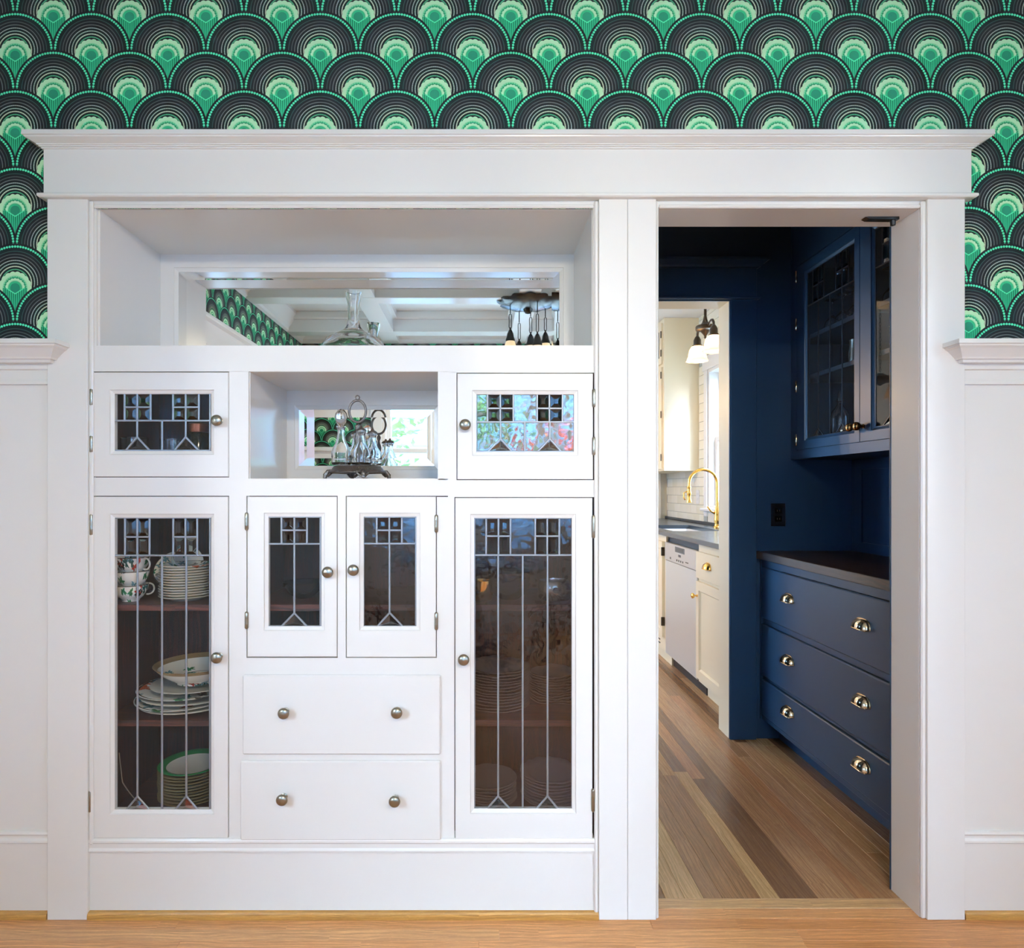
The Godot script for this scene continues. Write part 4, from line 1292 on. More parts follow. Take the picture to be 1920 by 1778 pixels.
func pantry_glassware() -> void:
	var pew := mat("pewter", Color(0.42, 0.4, 0.36), 0.3, 1.0)
	var bottle := M.new().lathe(pf([0, 0.001, 0.036, 0.001, 0.039, 0.005, 0.039, 0.1, 0.034, 0.125, 0.02, 0.142, 0.013, 0.155, 0.012, 0.17, 0.014, 0.172, 0.0145, 0.18, 0.01, 0.18, 0.0095, 0.155, 0.016, 0.141, 0.031, 0.122, 0.036, 0.1, 0.036, 0.006, 0, 0.005]), 28, 0.03, 9).mesh()
	var bt := thing("bottle", "clear faceted bottle with pointed stopper at left on the pantry cabinet floor", "bottle", Vector3(1.63, 1.4505, -1.06))
	obj("body", bottle, clear_m, bt)
	obj("stopper", M.new().lathe(pf([0, 0.172, 0.009, 0.172, 0.01, 0.184, 0.006, 0.19, 0.007, 0.2, 0.004, 0.215, 0, 0.222]), 16), clear_m, bt)
	var dc := M.new().lathe(pf([0, 0.001, 0.048, 0.001, 0.052, 0.006, 0.05, 0.05, 0.03, 0.08, 0.015, 0.1, 0.013, 0.17, 0.017, 0.18, 0.013, 0.18, 0.01, 0.1, 0.027, 0.077, 0.046, 0.05, 0.047, 0.008, 0, 0.006]), 28, 0.03, 10).mesh()
	var d2 := thing("decanter", "cut glass decanter beside the faceted bottle in the pantry cabinet", "decanter", Vector3(1.64, 1.4505, -0.86))
	obj("body", dc, clear_m, d2)
	obj("stopper", M.new().lathe(pf([0, 0.165, 0.009, 0.165, 0.011, 0.182, 0.02, 0.19, 0.022, 0.21, 0.012, 0.226, 0, 0.23]), 16, 0.06, 6), clear_m, d2)
	var d3 := thing("decanter", "cut glass decanter behind the second leaded pantry door", "decanter", Vector3(1.66, 1.4505, -0.62))
	obj("body", dc, clear_m, d3)
	obj("stopper", M.new().lathe(pf([0, 0.165, 0.009, 0.165, 0.011, 0.182, 0.02, 0.19, 0.022, 0.21, 0.012, 0.226, 0, 0.23]), 16, 0.06, 6), clear_m, d3)
	var mug := thing("mug", "pewter mug with looped handle on the middle pantry shelf", "mug", Vector3(1.64, 1.7642, -0.93))
	obj("body", M.new().lathe(pf([0, 0.001, 0.042, 0.001, 0.043, 0.006, 0.04, 0.05, 0.038, 0.1, 0.04, 0.106, 0.037, 0.106, 0.035, 0.05, 0.037, 0.008, 0, 0.006]), 28), pew, mug)
	var hp := []
	for k in 13:
		var a := lerpf(-1.9, 1.9, k / 12.0)
		hp.append(Vector3(0, 0.055 + 0.035 * sin(a), -0.042 - 0.026 * (cos(a) + 0.3)))
	obj("handle", M.new().tube(hp, 0.0045, 8), pew, mug)
	var jug := thing("pitcher", "small pewter pitcher beside the mug on the middle pantry shelf", "pitcher", Vector3(1.65, 1.7642, -0.8))
	obj("body", M.new().lathe(pf([0, 0.001, 0.032, 0.001, 0.034, 0.005, 0.045, 0.04, 0.04, 0.075, 0.03, 0.1, 0.036, 0.125, 0.034, 0.125, 0.028, 0.1, 0, 0.09]), 28), pew, jug)
	obj("handle", M.new().tube([Vector3(0, 0.11, 0.03), Vector3(0, 0.115, 0.06), Vector3(0, 0.08, 0.075), Vector3(0, 0.045, 0.062), Vector3(0, 0.04, 0.042)], 0.004, 8), pew, jug)
	var wine := M.new().lathe(pf([0, 0, 0.034, 0.001, 0.033, 0.003, 0.008, 0.006, 0.0035, 0.012, 0.0035, 0.07, 0.012, 0.078, 0.03, 0.098, 0.034, 0.12, 0.029, 0.15, 0.027, 0.15, 0.032, 0.12, 0.028, 0.099, 0, 0.08]), 24).mesh()
	var names := ["leftmost wine glass upside down", "second wine glass upside down from the left", "third wine glass upside down from the left", "fourth wine glass upside down from the left", "wine glass upside down behind the door stiles", "wine glass upside down behind the second door"]
	for k in 6:
		var o := obj("wine_glass", wine, clear_m)
		o.transform = Transform3D(Basis(Vector3.RIGHT, PI), Vector3(1.64, 1.9535 + 0.15, -1.14 + k * 0.085))
		tag(o, names[k] + " on the top pantry shelf", "glass", "glasses on the top pantry shelf")

# ---------------------------------------------------------------- kitchen
func kitchen() -> void:
	var stone := mat("dark_soapstone", Color(0.2, 0.215, 0.23), 0.22)
	var steel := mat("brushed_steel", Color(0.84, 0.85, 0.84), 0.35, 0.5)
	var xf := 1.30
	# worktop with a sink opening
	var ct := thing("worktop", "dark stone worktop running under the kitchen window", "worktop")
	obj("slab", zbox(1.27, 1.36, 0.905, 0.934, -4.579, -1.441, 0.003), stone, ct)
	obj("slab", zbox(1.71, 1.899, 0.905, 0.934, -4.579, -1.441, 0.0), stone, ct)
	obj("slab", zbox(1.36, 1.71, 0.905, 0.934, -4.579, -3.35, 0.0), stone, ct)
	obj("slab", zbox(1.36, 1.71, 0.905, 0.934, -2.62, -1.441, 0.0), stone, ct)
	obj("upstand", zbox(1.872, 1.8985, 0.934, 0.957, -4.579, -1.441, 0.002), stone, ct)
	var sk := thing("sink", "white undermount sink in the dark stone worktop", "sink")
	obj("basin", open_box_up(1.372, 1.698, 0.74, 0.9045, -3.338, -2.632, 0.01), mat("white_fireclay", Color(0.95, 0.95, 0.94), 0.1), sk)
	# base cabinets
	var c1 := thing("base_cabinet", "cream kitchen cabinet with one drawer and a panelled door beside the dishwasher", "cabinet")
	obj("carcass", zbox(xf + 0.012, 1.898, 0.09, 0.9045, -1.951, -1.445), cream, c1)
	obj("face_frame", zbox(xf + 0.002, xf + 0.014, 0.09, 0.9045, -1.951, -1.445), cream, c1)
	obj("plinth", zbox(xf + 0.055, 1.89, 0.0, 0.09, -1.951, -1.445), cream, c1)
	base_door(c1, xf, 0.705, 0.86, -1.945, -1.5, true)
	base_door(c1, xf, 0.115, 0.685, -1.945, -1.5, false)
	var p := cup_pull(c1, brass)
	p.position = Vector3(xf - 0.018, 0.79, -1.745)
	p.rotation.y = -PI / 2
	round_knob(c1, Vector3(xf - 0.018, 0.6, -1.922))
	var c2 := thing("base_cabinet", "cream kitchen cabinet with dark hinges at left of the dishwasher", "cabinet")
	obj("carcass", zbox(xf + 0.012, 1.898, 0.09, 0.72, -4.578, -2.602), cream, c2)
	obj("face_frame", zbox(xf + 0.002, xf + 0.014, 0.09, 0.9045, -4.578, -2.602), cream, c2)
	obj("plinth", zbox(xf + 0.04, 1.89, 0.0, 0.09, -4.578, -2.602), cream, c2)
	base_door(c2, xf, 0.19, 0.86, -3.08, -2.64, false)
	base_door(c2, xf, 0.19, 0.86, -3.56, -3.1, false)
	for y in [0.3, 0.79]:
		obj("hinge", zbox(xf - 0.024, xf - 0.0, y - 0.03, y + 0.03, -2.642, -2.632, 0.002), bronze, c2)
	for y in [0.12, 0.145]: obj("vent_slot", zbox(xf - 0.001, xf + 0.003, y, y + 0.008, -3.5, -2.75), bronze, c2)
	# dishwasher
	var dw := thing("dishwasher", "stainless steel dishwasher with a control strip between cream cabinets", "dishwasher")
	obj("body", zbox(xf + 0.02, 1.85, 0.1, 0.9, -2.596, -1.957), mat("dark_liner", Color(0.07, 0.07, 0.075), 0.5), dw)
	obj("door", zbox(xf - 0.006, xf + 0.02, 0.094, 0.737, -2.594, -1.959, 0.003), steel, dw)
	var cp := obj("control_panel", zbox(xf - 0.012, xf + 0.02, 0.741, 0.862, -2.594, -1.959, 0.004), mat("pale_steel", Color(0.8, 0.8, 0.8), 0.3, 0.7), dw)
	obj("handle_recess", zbox(xf - 0.0128, xf, 0.815, 0.85, -2.36, -2.17), mat("recess_grey", Color(0.3, 0.3, 0.3), 0.4), cp)
	obj("display", zbox(xf - 0.0134, xf, 0.822, 0.845, -2.33, -2.2), black_m, cp)
	obj("badge", zbox(xf - 0.0136, xf, 0.788, 0.803, -2.29, -2.245), mat("badge_dark", Color(0.2, 0.16, 0.15), 0.4), cp)
	for k in 4: obj("button", zbox(xf - 0.0136, xf, 0.757, 0.769, -2.33 + k * 0.04, -2.315 + k * 0.04), black_m, cp)
	obj("button", zbox(xf - 0.0136, xf, 0.757, 0.77, -2.47, -2.45), black_m, cp)
	obj("button", zbox(xf - 0.0136, xf, 0.766, 0.772, -2.15, -2.1), black_m, cp)
	obj("kick_plate", zbox(xf + 0.05, xf + 0.06, 0.002, 0.094, -2.596, -1.957), mat("black_vent", Color(0.06, 0.06, 0.065), 0.4), dw)
	# tiles of the splashback and window wall
	tiles()
	# upper cabinet
	var uc := thing("upper_cabinet", "tall cream kitchen wall cabinet with dark hinges beside the window", "cabinet")
	obj("side_panel", bx(1.589, 1.384, -4.578, 1.8905, 2.699, -3.64, 0.002), cream, uc)
	for y in [[1.4, 2.28], [2.31, 2.66]]:
		var f := M.new()
		f.t = Transform3D(Basis(Vector3.UP, -PI / 2), Vector3(1.571, 0, -4.12))
		f.ring(Rect2(0, y[0], 0.455, y[1] - y[0]), Rect2(0.06, y[0] + 0.06, 0.335, y[1] - y[0] - 0.12), 0.0, -0.018, 0.008, 0.006)
		var d := obj("door", f, cream, uc)
		obj("panel", zbox(1.578, 1.588, y[0] + 0.05, y[1] - 0.05, -4.07, -3.715), mat("cabinet_dark_pane", Color(0.25, 0.24, 0.22), 0.15) if y[0] > 2.0 else cream, d)
		for hy in ([2.56, 2.4] if y[0] > 2.0 else [2.21, 1.87, 1.5]):
			obj("hinge", zbox(1.566, 1.574, hy - 0.03, hy + 0.03, -3.672, -3.66, 0.002), bronze, d)
	# end wall return that closes the worktop
	slab("wall_kitchen_end", [[1.0, 0.934, -4.579, 1.82, 1.384, -4.54]], mat("kitchen_paint", Color.WHITE))
	# switch plate
	var sp := thing("wall_outlet", "white outlet plate on the tiles by the kitchen window", "outlet", Vector3(1.887, 1.16, -3.66))
	obj("plate", bx(-0.005, -0.058, -0.036, 0, 0.058, 0.036, 0.0015), white, sp)
	for y in [-0.022, 0.022]: obj("socket", bx(-0.0065, y - 0.014, -0.016, -0.004, y + 0.014, 0.016, 0.001), mat("socket_white", Color(0.8, 0.8, 0.78), 0.3), sp)
	# kitchen window
	window("window_3", Vector3(1.9, 1.06, -3.46), 0.7, 1.16, -PI / 2, 1, "double-hung white kitchen window over the sink")
	var kc := struct("trim_15", null, null, "white casing of the kitchen window")
	obj("casing", zbox(1.886, 1.9, 1.0, 2.26, -3.52, -3.455, 0.003), white, kc)
	obj("casing", zbox(1.88, 1.9, 2.215, 2.33, -3.54, -2.64, 0.003), white, kc)
	obj("sill", zbox(1.86, 1.9, 1.045, 1.07, -3.54, -2.64, 0.004), white, kc)
	faucet()
	# ceiling fixture
	fixture(Vector3(1.575, 2.7, -2.61), "bronze two-arm ceiling light with frosted scalloped shades by the kitchen window", true)
	# chain pendant further left, met again in the pantry cabinet's panes
	var cpend := thing("chain_pendant", "dark chain pendant with two hanging shades in the kitchen's left half", "pendant light", Vector3(-0.08, 2.7, -3.2))
	var ch := M.new()
	for k in 18:
		var pts := []
		for s in 10:
			var a := TAU * s / 10
			pts.append(Vector3(0.007 * sin(a) if k % 2 else 0.0, -0.02 - k * 0.03 + 0.02 * cos(a), 0.0 if k % 2 else 0.007 * sin(a)))
		ch.tube(pts, 0.0022, 6, true)
	obj("chain", ch, bronze, cpend).set_meta("kind", "stuff")
	obj("body", M.new().lathe(pf([0, -0.66, 0.03, -0.64, 0.13, -0.62, 0.14, -0.6, 0.05, -0.58, 0.02, -0.56, 0, -0.555]), 28), bronze, cpend)
	for s in [-1, 1]:
		var sh := M.new()
		sh.t = Transform3D(Basis(), Vector3(s * 0.1, -0.64, 0))
		obj("shade", sh.lathe(pf([0.02, -0.02, 0.035, -0.03, 0.06, -0.1, 0.062, -0.12, 0.058, -0.12, 0.03, -0.035]), 24), shade_mat(), cpend)
		var sc := M.new()
		sc.t = Transform3D(Basis(), Vector3(s * 0.1, -0.64, 0))
		var pl := OmniLight3D.new()
		pl.name = "bulb_light"
		pl.position = Vector3(s * 0.1, -0.775, 0)
		pl.light_color = Color(1.0, 0.82, 0.58)
		pl.light_energy = PENDANT
		pl.light_size = 0.015
		pl.omni_range = 12.0
		pl.omni_attenuation = 2.0
		pl.shadow_enabled = true
		cpend.add_child(pl, true)
		var pb := M.new()
		pb.t = Transform3D(Basis(), Vector3(s * 0.1, -0.76, 0))
		var pm := mat("pendant_bulb", Color(1, 0.9, 0.75), 0.5)
		pm.emission_enabled = true
		pm.emission = Color(1.0, 0.82, 0.58)
		pm.emission_energy_multiplier = 2.0
		obj("bulb", pb.lathe(pf([0, -0.03, 0.012, -0.026, 0.02, -0.012, 0.02, 0.002, 0.012, 0.018, 0.009, 0.03, 0, 0.03]), 20), pm, cpend)
		obj("socket", sc.lathe(pf([0, 0.01, 0.022, 0.005, 0.028, -0.022, 0.02, -0.03, 0, -0.03]), 20), bronze, cpend)
	window("window_4", Vector3(-1.6, 0.7, -2.0), 2.0, 1.6, PI / 2, 1, "white kitchen window in the left wall")

func open_box_up(x0: float, x1: float, y0: float, y1: float, z0: float, z1: float, t: float) -> M:
	var m := M.new()
	m.box(Vector3(x0 - t, y0 - t, z0 - t), Vector3(x1 + t, y0, z1 + t))
	m.box(Vector3(x0 - t, y0, z0 - t), Vector3(x0, y1, z1 + t))
	m.box(Vector3(x1, y0, z0 - t), Vector3(x1 + t, y1, z1 + t))
	m.box(Vector3(x0, y0, z0 - t), Vector3(x1, y1, z0))
	m.box(Vector3(x0, y0, z1), Vector3(x1, y1, z1 + t))
	return m

func base_door(c: Node3D, xf: float, y0: float, y1: float, z0: float, z1: float, plain: bool) -> void:
	if plain:
		obj("drawer", zbox(xf - 0.018, xf + 0.002, y0, y1, z0, z1, 0.002), cream, c)
		return
	var f := M.new()
	f.t = Transform3D(Basis(Vector3.UP, -PI / 2), Vector3(xf - 0.018, 0, z0))
	var w := z1 - z0
	f.ring(Rect2(0, y0, w, y1 - y0), Rect2(0.055, y0 + 0.06, w - 0.11, y1 - y0 - 0.12), 0.0, -0.02, 0.009, 0.011)
	var d := obj("door", f, cream, c)
	obj("panel", zbox(xf - 0.0065, xf + 0.002, y0 + 0.05, y1 - 0.05, z0 + 0.045, z1 - 0.045), cream, d)

func round_knob(c: Node3D, at: Vector3) -> void:
	var k := M.new()
	k.t = Transform3D(Basis(Vector3(0, 0, 1), PI / 2), Vector3.ZERO)
	k.lathe(pf([0.008, 0, 0.008, 0.002, 0.005, 0.004, 0.005, 0.014, 0.012, 0.018, 0.0165, 0.025, 0.0155, 0.031, 0.009, 0.035, 0, 0.036]), 24)
	obj("knob", k, brass, c).position = at

func tiles() -> void:
	var tw := struct("wall_kitchen_tiles", null, null, "cream subway tiles round the kitchen window")
	obj("grout", bx(1.8925, 0.934, -3.64, 1.9, 2.7, -3.46), mat("grout", Color(0.62, 0.6, 0.54), 0.9), tw)
	var bs := struct("wall_kitchen_splashback", null, null, "cream subway tile splashback under the kitchen wall cabinet")
	obj("grout", bx(1.8925, 0.934, -4.579, 1.9, 1.383, -3.64), mat("grout", Color.WHITE), bs)
	obj("grout", bx(1.8925, 2.22, -3.46, 1.9, 2.7, -2.3), mat("grout", Color.WHITE), tw)
	var h := 0.0785
	var w := 0.155
	var tm := []
	for k in 4: tm.append(mat("tile_glaze_%d" % k, Color(0.95 - 0.012 * k, 0.925 - 0.012 * k, 0.85 - 0.02 * k), 0.12))
	var cache := {}
	for row in 23:
		var y := 0.936 + row * h
		var off := 0.0 if row % 2 else w * 0.5
		for col in 17:
			var z0 := -4.62 + col * w + off
			var za := maxf(z0, -4.577)
			var zb := z0 + w - 0.003
			var y1 := minf(y + h - 0.003, 2.698)
			if y > 2.69 or za > zb - 0.01: continue
			if y + h * 0.5 > 1.384 and za < -3.645:
				if zb < -3.63: continue
				za = -3.637
			if y + h > 2.31: # above the window
				if za > -2.3: continue
				if zb > -3.54 and y < 2.335: continue
			else:
				if za > -3.525: continue
				zb = minf(zb, -3.522)
			if zb - za < 0.008: continue
			var key := "%.3f %.3f" % [zb - za, y1 - y]
			if not cache.has(key): cache[key] = bx(-0.0015, 0, 0, 0.006, y1 - y, zb - za, 0.0012).mesh()
			obj("tile", cache[key], tm[rng.randi_range(0, 3)], bs if za < -3.645 else tw).position = Vector3(1.8885, y, za)

func faucet() -> void:
	var f := thing("faucet", "polished brass gooseneck faucet over the kitchen sink", "faucet", Vector3(1.80, 0.934, -2.99))
	obj("base", M.new().lathe(pf([0, 0, 0.028, 0, 0.028, 0.006, 0.02, 0.012, 0.017, 0.03, 0.021, 0.045, 0.022, 0.07, 0.018, 0.085, 0.02, 0.1, 0.02, 0.12, 0.014, 0.14, 0.0125, 0.16, 0, 0.16]), 24), brass, f)
	var pts := []
	for k in 8: pts.append(Vector3(0, 0.15 + 0.19 * k / 7.0, 0))
	for k in range(1, 17):
		var a := PI * k / 16.0
		pts.append(Vector3(-0.105 + 0.105 * cos(a), 0.34 + 0.1 * sin(a), 0))
	pts.append(Vector3(-0.211, 0.3, 0))
	obj("neck", M.new().tube(pts, 0.0115, 14), brass, f)
	var sp := M.new()
	sp.t = Transform3D(Basis(), Vector3(-0.211, 0, 0))
	obj("spray_head", sp.lathe(pf([0, 0.19, 0.019, 0.19, 0.02, 0.2, 0.014, 0.215, 0.014, 0.25, 0.017, 0.258, 0.017, 0.268, 0.0135, 0.275, 0.0135, 0.3, 0.0155, 0.305, 0.0155, 0.312, 0.012, 0.316, 0, 0.316]), 20), brass, f)
	obj("trigger", M.new().tube([Vector3(-0.225, 0.275, 0), Vector3(-0.25, 0.265, 0), Vector3(-0.252, 0.23, 0), Vector3(-0.24, 0.21, 0)], 0.005, 8), brass, f)
	obj("lever", M.new().tube([Vector3(-0.018, 0.11, 0), Vector3(-0.05, 0.125, 0.01), Vector3(-0.075, 0.16, 0.015)], [0.009, 0.006, 0.008], 10), brass, f)

func shade_mat() -> StandardMaterial3D:
	var m := mat("frosted_shade", Color(0.97, 0.95, 0.9), 0.35)
	m.backlight_enabled = true
	m.backlight = Color(0.9, 0.85, 0.75)
	return m

func fixture(at: Vector3, label: String, lit: bool) -> void:
	var f := thing("ceiling_light", label, "ceiling light", at)
	obj("rod", M.new().tube([Vector3(0, 0, 0), Vector3(0, -0.28, 0)], 0.0095, 12), bronze, f)
	obj("canopy", M.new().lathe(pf([0, -0.02, 0.02, -0.02, 0.055, -0.006, 0.057, 0, 0, 0]), 24), bronze, f)
	obj("hub", M.new().lathe(pf([0, -0.428, 0.006, -0.424, 0.009, -0.416, 0.006, -0.41, 0.016, -0.395, 0.033, -0.375, 0.04, -0.368, 0.062, -0.366, 0.065, -0.36, 0.065, -0.342, 0.06, -0.336, 0.035, -0.33, 0.022, -0.315, 0.014, -0.29, 0.0105, -0.27, 0, -0.27]), 32), bronze, f)
	for s in [-1, 1]:
		var arm := M.new()
		var z: float = s * 0.16
		arm.tube([Vector3(0, -0.352, s * 0.05), Vector3(0, -0.335, s * 0.085), Vector3(0, -0.326, s * 0.115), Vector3(0, -0.332, s * 0.14), Vector3(0, -0.352, s * 0.157), Vector3(0, -0.38, z)], 0.0085, 10)
		obj("arm", arm, bronze, f)
		var so := M.new()
		so.t = Transform3D(Basis(), Vector3(0, -0.37, z))
		obj("socket", so.lathe(pf([0, -0.075, 0.034, -0.075, 0.036, -0.068, 0.027, -0.06, 0.026, -0.03, 0.018, -0.012, 0.01, 0, 0, 0.002]), 24), bronze, f)
		var sh := M.new()
		sh.t = Transform3D(Basis(), Vector3(0, -0.37, z))
		sh.lathe(pf([0.03, -0.072, 0.042, -0.08, 0.054, -0.1, 0.06, -0.13, 0.063, -0.15]), 72, 0.012, 18)
		sh.lathe(pf([0.063, -0.15, 0.068, -0.168, 0.076, -0.182]), 72, 0.05, 9)
		obj("shade", sh, shade_mat(), f)
		if lit:
			var bm := mat("lit_bulb", Color(1, 0.9, 0.75), 0.5)
			bm.emission_enabled = true
			bm.emission = Color(1.0, 0.78, 0.5)
			bm.emission_energy_multiplier = 2.0
			var bl := M.new()
			bl.t = Transform3D(Basis(), Vector3(0, -0.47, z))
			obj("bulb", bl.lathe(pf([0, -0.03, 0.012, -0.026, 0.02, -0.012, 0.02, 0.002, 0.012, 0.018, 0.009, 0.03, 0, 0.03]), 20), bm, f)
			var l := OmniLight3D.new()
			l.name = "bulb_light"
			l.position = Vector3(0, -0.48, z)
			l.light_color = Color(1.0, 0.8, 0.55)
			l.light_energy = BULB
			l.light_size = 0.015
			l.omni_range = 12.0
			l.omni_attenuation = 2.0
			l.shadow_enabled = true
			f.add_child(l, true)

const BULB := 0.25
const PENDANT := 2.0
const CHANDELIER := 1.3

# a row of double-hung sashes in an opening: at = lower corner on the room side, w along local x
func window(called: String, at: Vector3, w: float, h: float, turn: float, units: int, label: String) -> void:
	var o := struct(called, null, null, label)
	o.position = at
	o.rotation.y = turn
	var each := w / units
	var lo := -0.1
	obj("frame", M.new().ring(Rect2(0, 0, w, h), Rect2(0.03, 0.03, w - 0.06, h - 0.06), 0.0, -0.12, 0.002, 0.001), white, o)
	for k in units:
		var x := each * k
		if k > 0: obj("mullion", bx(x - 0.04, 0.03, -0.12, x + 0.04, h - 0.03, 0.004, 0.003), white, o)
		var a := x + (0.03 if k == 0 else 0.04)
		var b := x + each - (0.03 if k == units - 1 else 0.04)
		for s in 2:
			var y0 := 0.03 if s == 0 else h * 0.5 - 0.02
			var y1 := h * 0.5 + 0.02 if s == 0 else h - 0.03
			var z := -0.05 if s == 0 else -0.09
			var sash := obj("sash", M.new().ring(Rect2(a, y0, b - a, y1 - y0), Rect2(a + 0.045, y0 + 0.045, b - a - 0.09, y1 - y0 - 0.09), z, z - 0.035, 0.008, 0.006), white, o)
			var p := M.new()
			var c := p.corners(Rect2(a + 0.04, y0 + 0.04, b - a - 0.08, y1 - y0 - 0.08), z - 0.018)
			p.quad(c[0], c[1], c[2], c[3], Vector3(0, 0, 1))
			obj("pane", p, pane_m, sash)

# ---------------------------------------------------------------- the rest of the dining room, met in the mirrors
func dining_back() -> void:
	window("window_1", Vector3(1.35, 0.8, BZ), 2.3, 1.62, PI, 3, "triple double-hung window in the dining room's back wall")
	window("window_2", Vector3(2.2, 1.1, 1.5), 1.4, 1.3, -PI / 2, 2, "high window in the dining room's right wall")
	var tb := struct("trim_16", null, null, "white casing round the back window")
	obj("casing", bx(-1.06, 0.7, BZ - 0.025, -0.95, 2.42, BZ, 0.002), white, tb)
	obj("casing", bx(1.35, 0.7, BZ - 0.025, 1.46, 2.42, BZ, 0.002), white, tb)
	obj("casing", bx(-1.06, 2.42, BZ - 0.03, 1.46, 2.54, BZ, 0.002), white, tb)
	obj("sill", bx(-1.1, 0.77, BZ - 0.07, 1.5, 0.8, BZ, 0.003), white, tb)
	var tr := struct("trim_17", null, null, "white casing round the right window")
	obj("casing", bx(2.175, 1.0, 1.39, 2.2, 2.4, 1.5, 0.002), white, tr)
	obj("casing", bx(2.175, 1.0, 2.9, 2.2, 2.4, 3.01, 0.002), white, tr)
	obj("casing", bx(2.17, 2.4, 1.39, 2.2, 2.52, 3.01, 0.002), white, tr)
	# window in the left wall under a head with a cornice
	window("window_5", Vector3(LX, 1.05, 2.85), 1.25, 1.1, PI / 2, 2, "high window in the dining room's left wall")
	var dl := struct("trim_23", null, null, "white casing with head cornice round the left window")
	obj("casing", bx(LX - 0.01, 0, 1.49, LX + 0.015, 2.18, 1.6, 0.002), white, dl)
	obj("casing", bx(LX - 0.01, 0, 2.85, LX + 0.015, 2.18, 2.96, 0.002), white, dl)
	obj("frieze", bx(LX - 0.01, 2.15, 1.2, LX + 0.02, 2.33, 2.97, 0.002), white, dl)
	obj("cornice", bx(LX - 0.01, 2.3, 1.16, LX + 0.07, 2.328, 3.01, 0.006), white, dl)
	# plate rails
	struct("trim_18", bx(LX, 1.6, BZ - 0.06, -1.06, 1.64, BZ, 0.006), white)
	struct("trim_19", bx(1.46, 1.6, BZ - 0.06, 2.2, 1.64, BZ, 0.006), white)
	struct("trim_20", bx(LX, 1.6, 0.07, LX + 0.06, 1.64, 1.49, 0.006), white)
	struct("trim_21", bx(2.14, 1.6, 0.07, 2.2, 1.64, 1.39, 0.006), white)
	# crown and coffer beams
	var cw := struct("trim_22", null, null, "white crown moulding and coffer beams of the dining room")
	var prof := pf([0.1, 2.84, 0.1, 2.81, 0.085, 2.795, 0.04, 2.72, 0.022, 2.7, 0.022, 2.675, 0.0, 2.662])
	var wide := 2.2 - LX
	obj("crown", M.new().cornice(LX, 2.2, ZW, ZW - 0.001, prof, false, false), white, cw)
	for e in [[PI, Vector3((LX + 2.2) * 0.5, 0, BZ), wide], [PI / 2, Vector3(LX, 0, BZ * 0.5), BZ + 0.06], [-PI / 2, Vector3(2.2, 0, BZ * 0.5), BZ + 0.06]]:
		var c := M.new()
		c.t = Transform3D(Basis(Vector3.UP, e[0]), e[1])
		var hw: float = e[2] * 0.5
		c.cornice(-hw, hw, 0.0, -0.001, prof, false, false)
		obj("crown", c, white, cw)
	for z in [0.7, 2.28, 3.3]:
		obj("beam", bx(LX, 2.66, z - 0.08, 2.2, 2.85, z + 0.08, 0.004), white, cw)
		obj("beam_moulding", bx(LX, 2.77, z - 0.115, 2.2, 2.85, z + 0.115, 0.012), white, cw)
	for x in [-0.86, 0.374, 1.5]:
		obj("beam", bx(x - 0.08, 2.662, 0.0, x + 0.08, 2.85, BZ, 0.004), white, cw)
		obj("beam_moulding", bx(x - 0.115, 2.772, 0.0, x + 0.115, 2.85, BZ, 0.012), white, cw)
	shower_light()
	table_and_chairs()

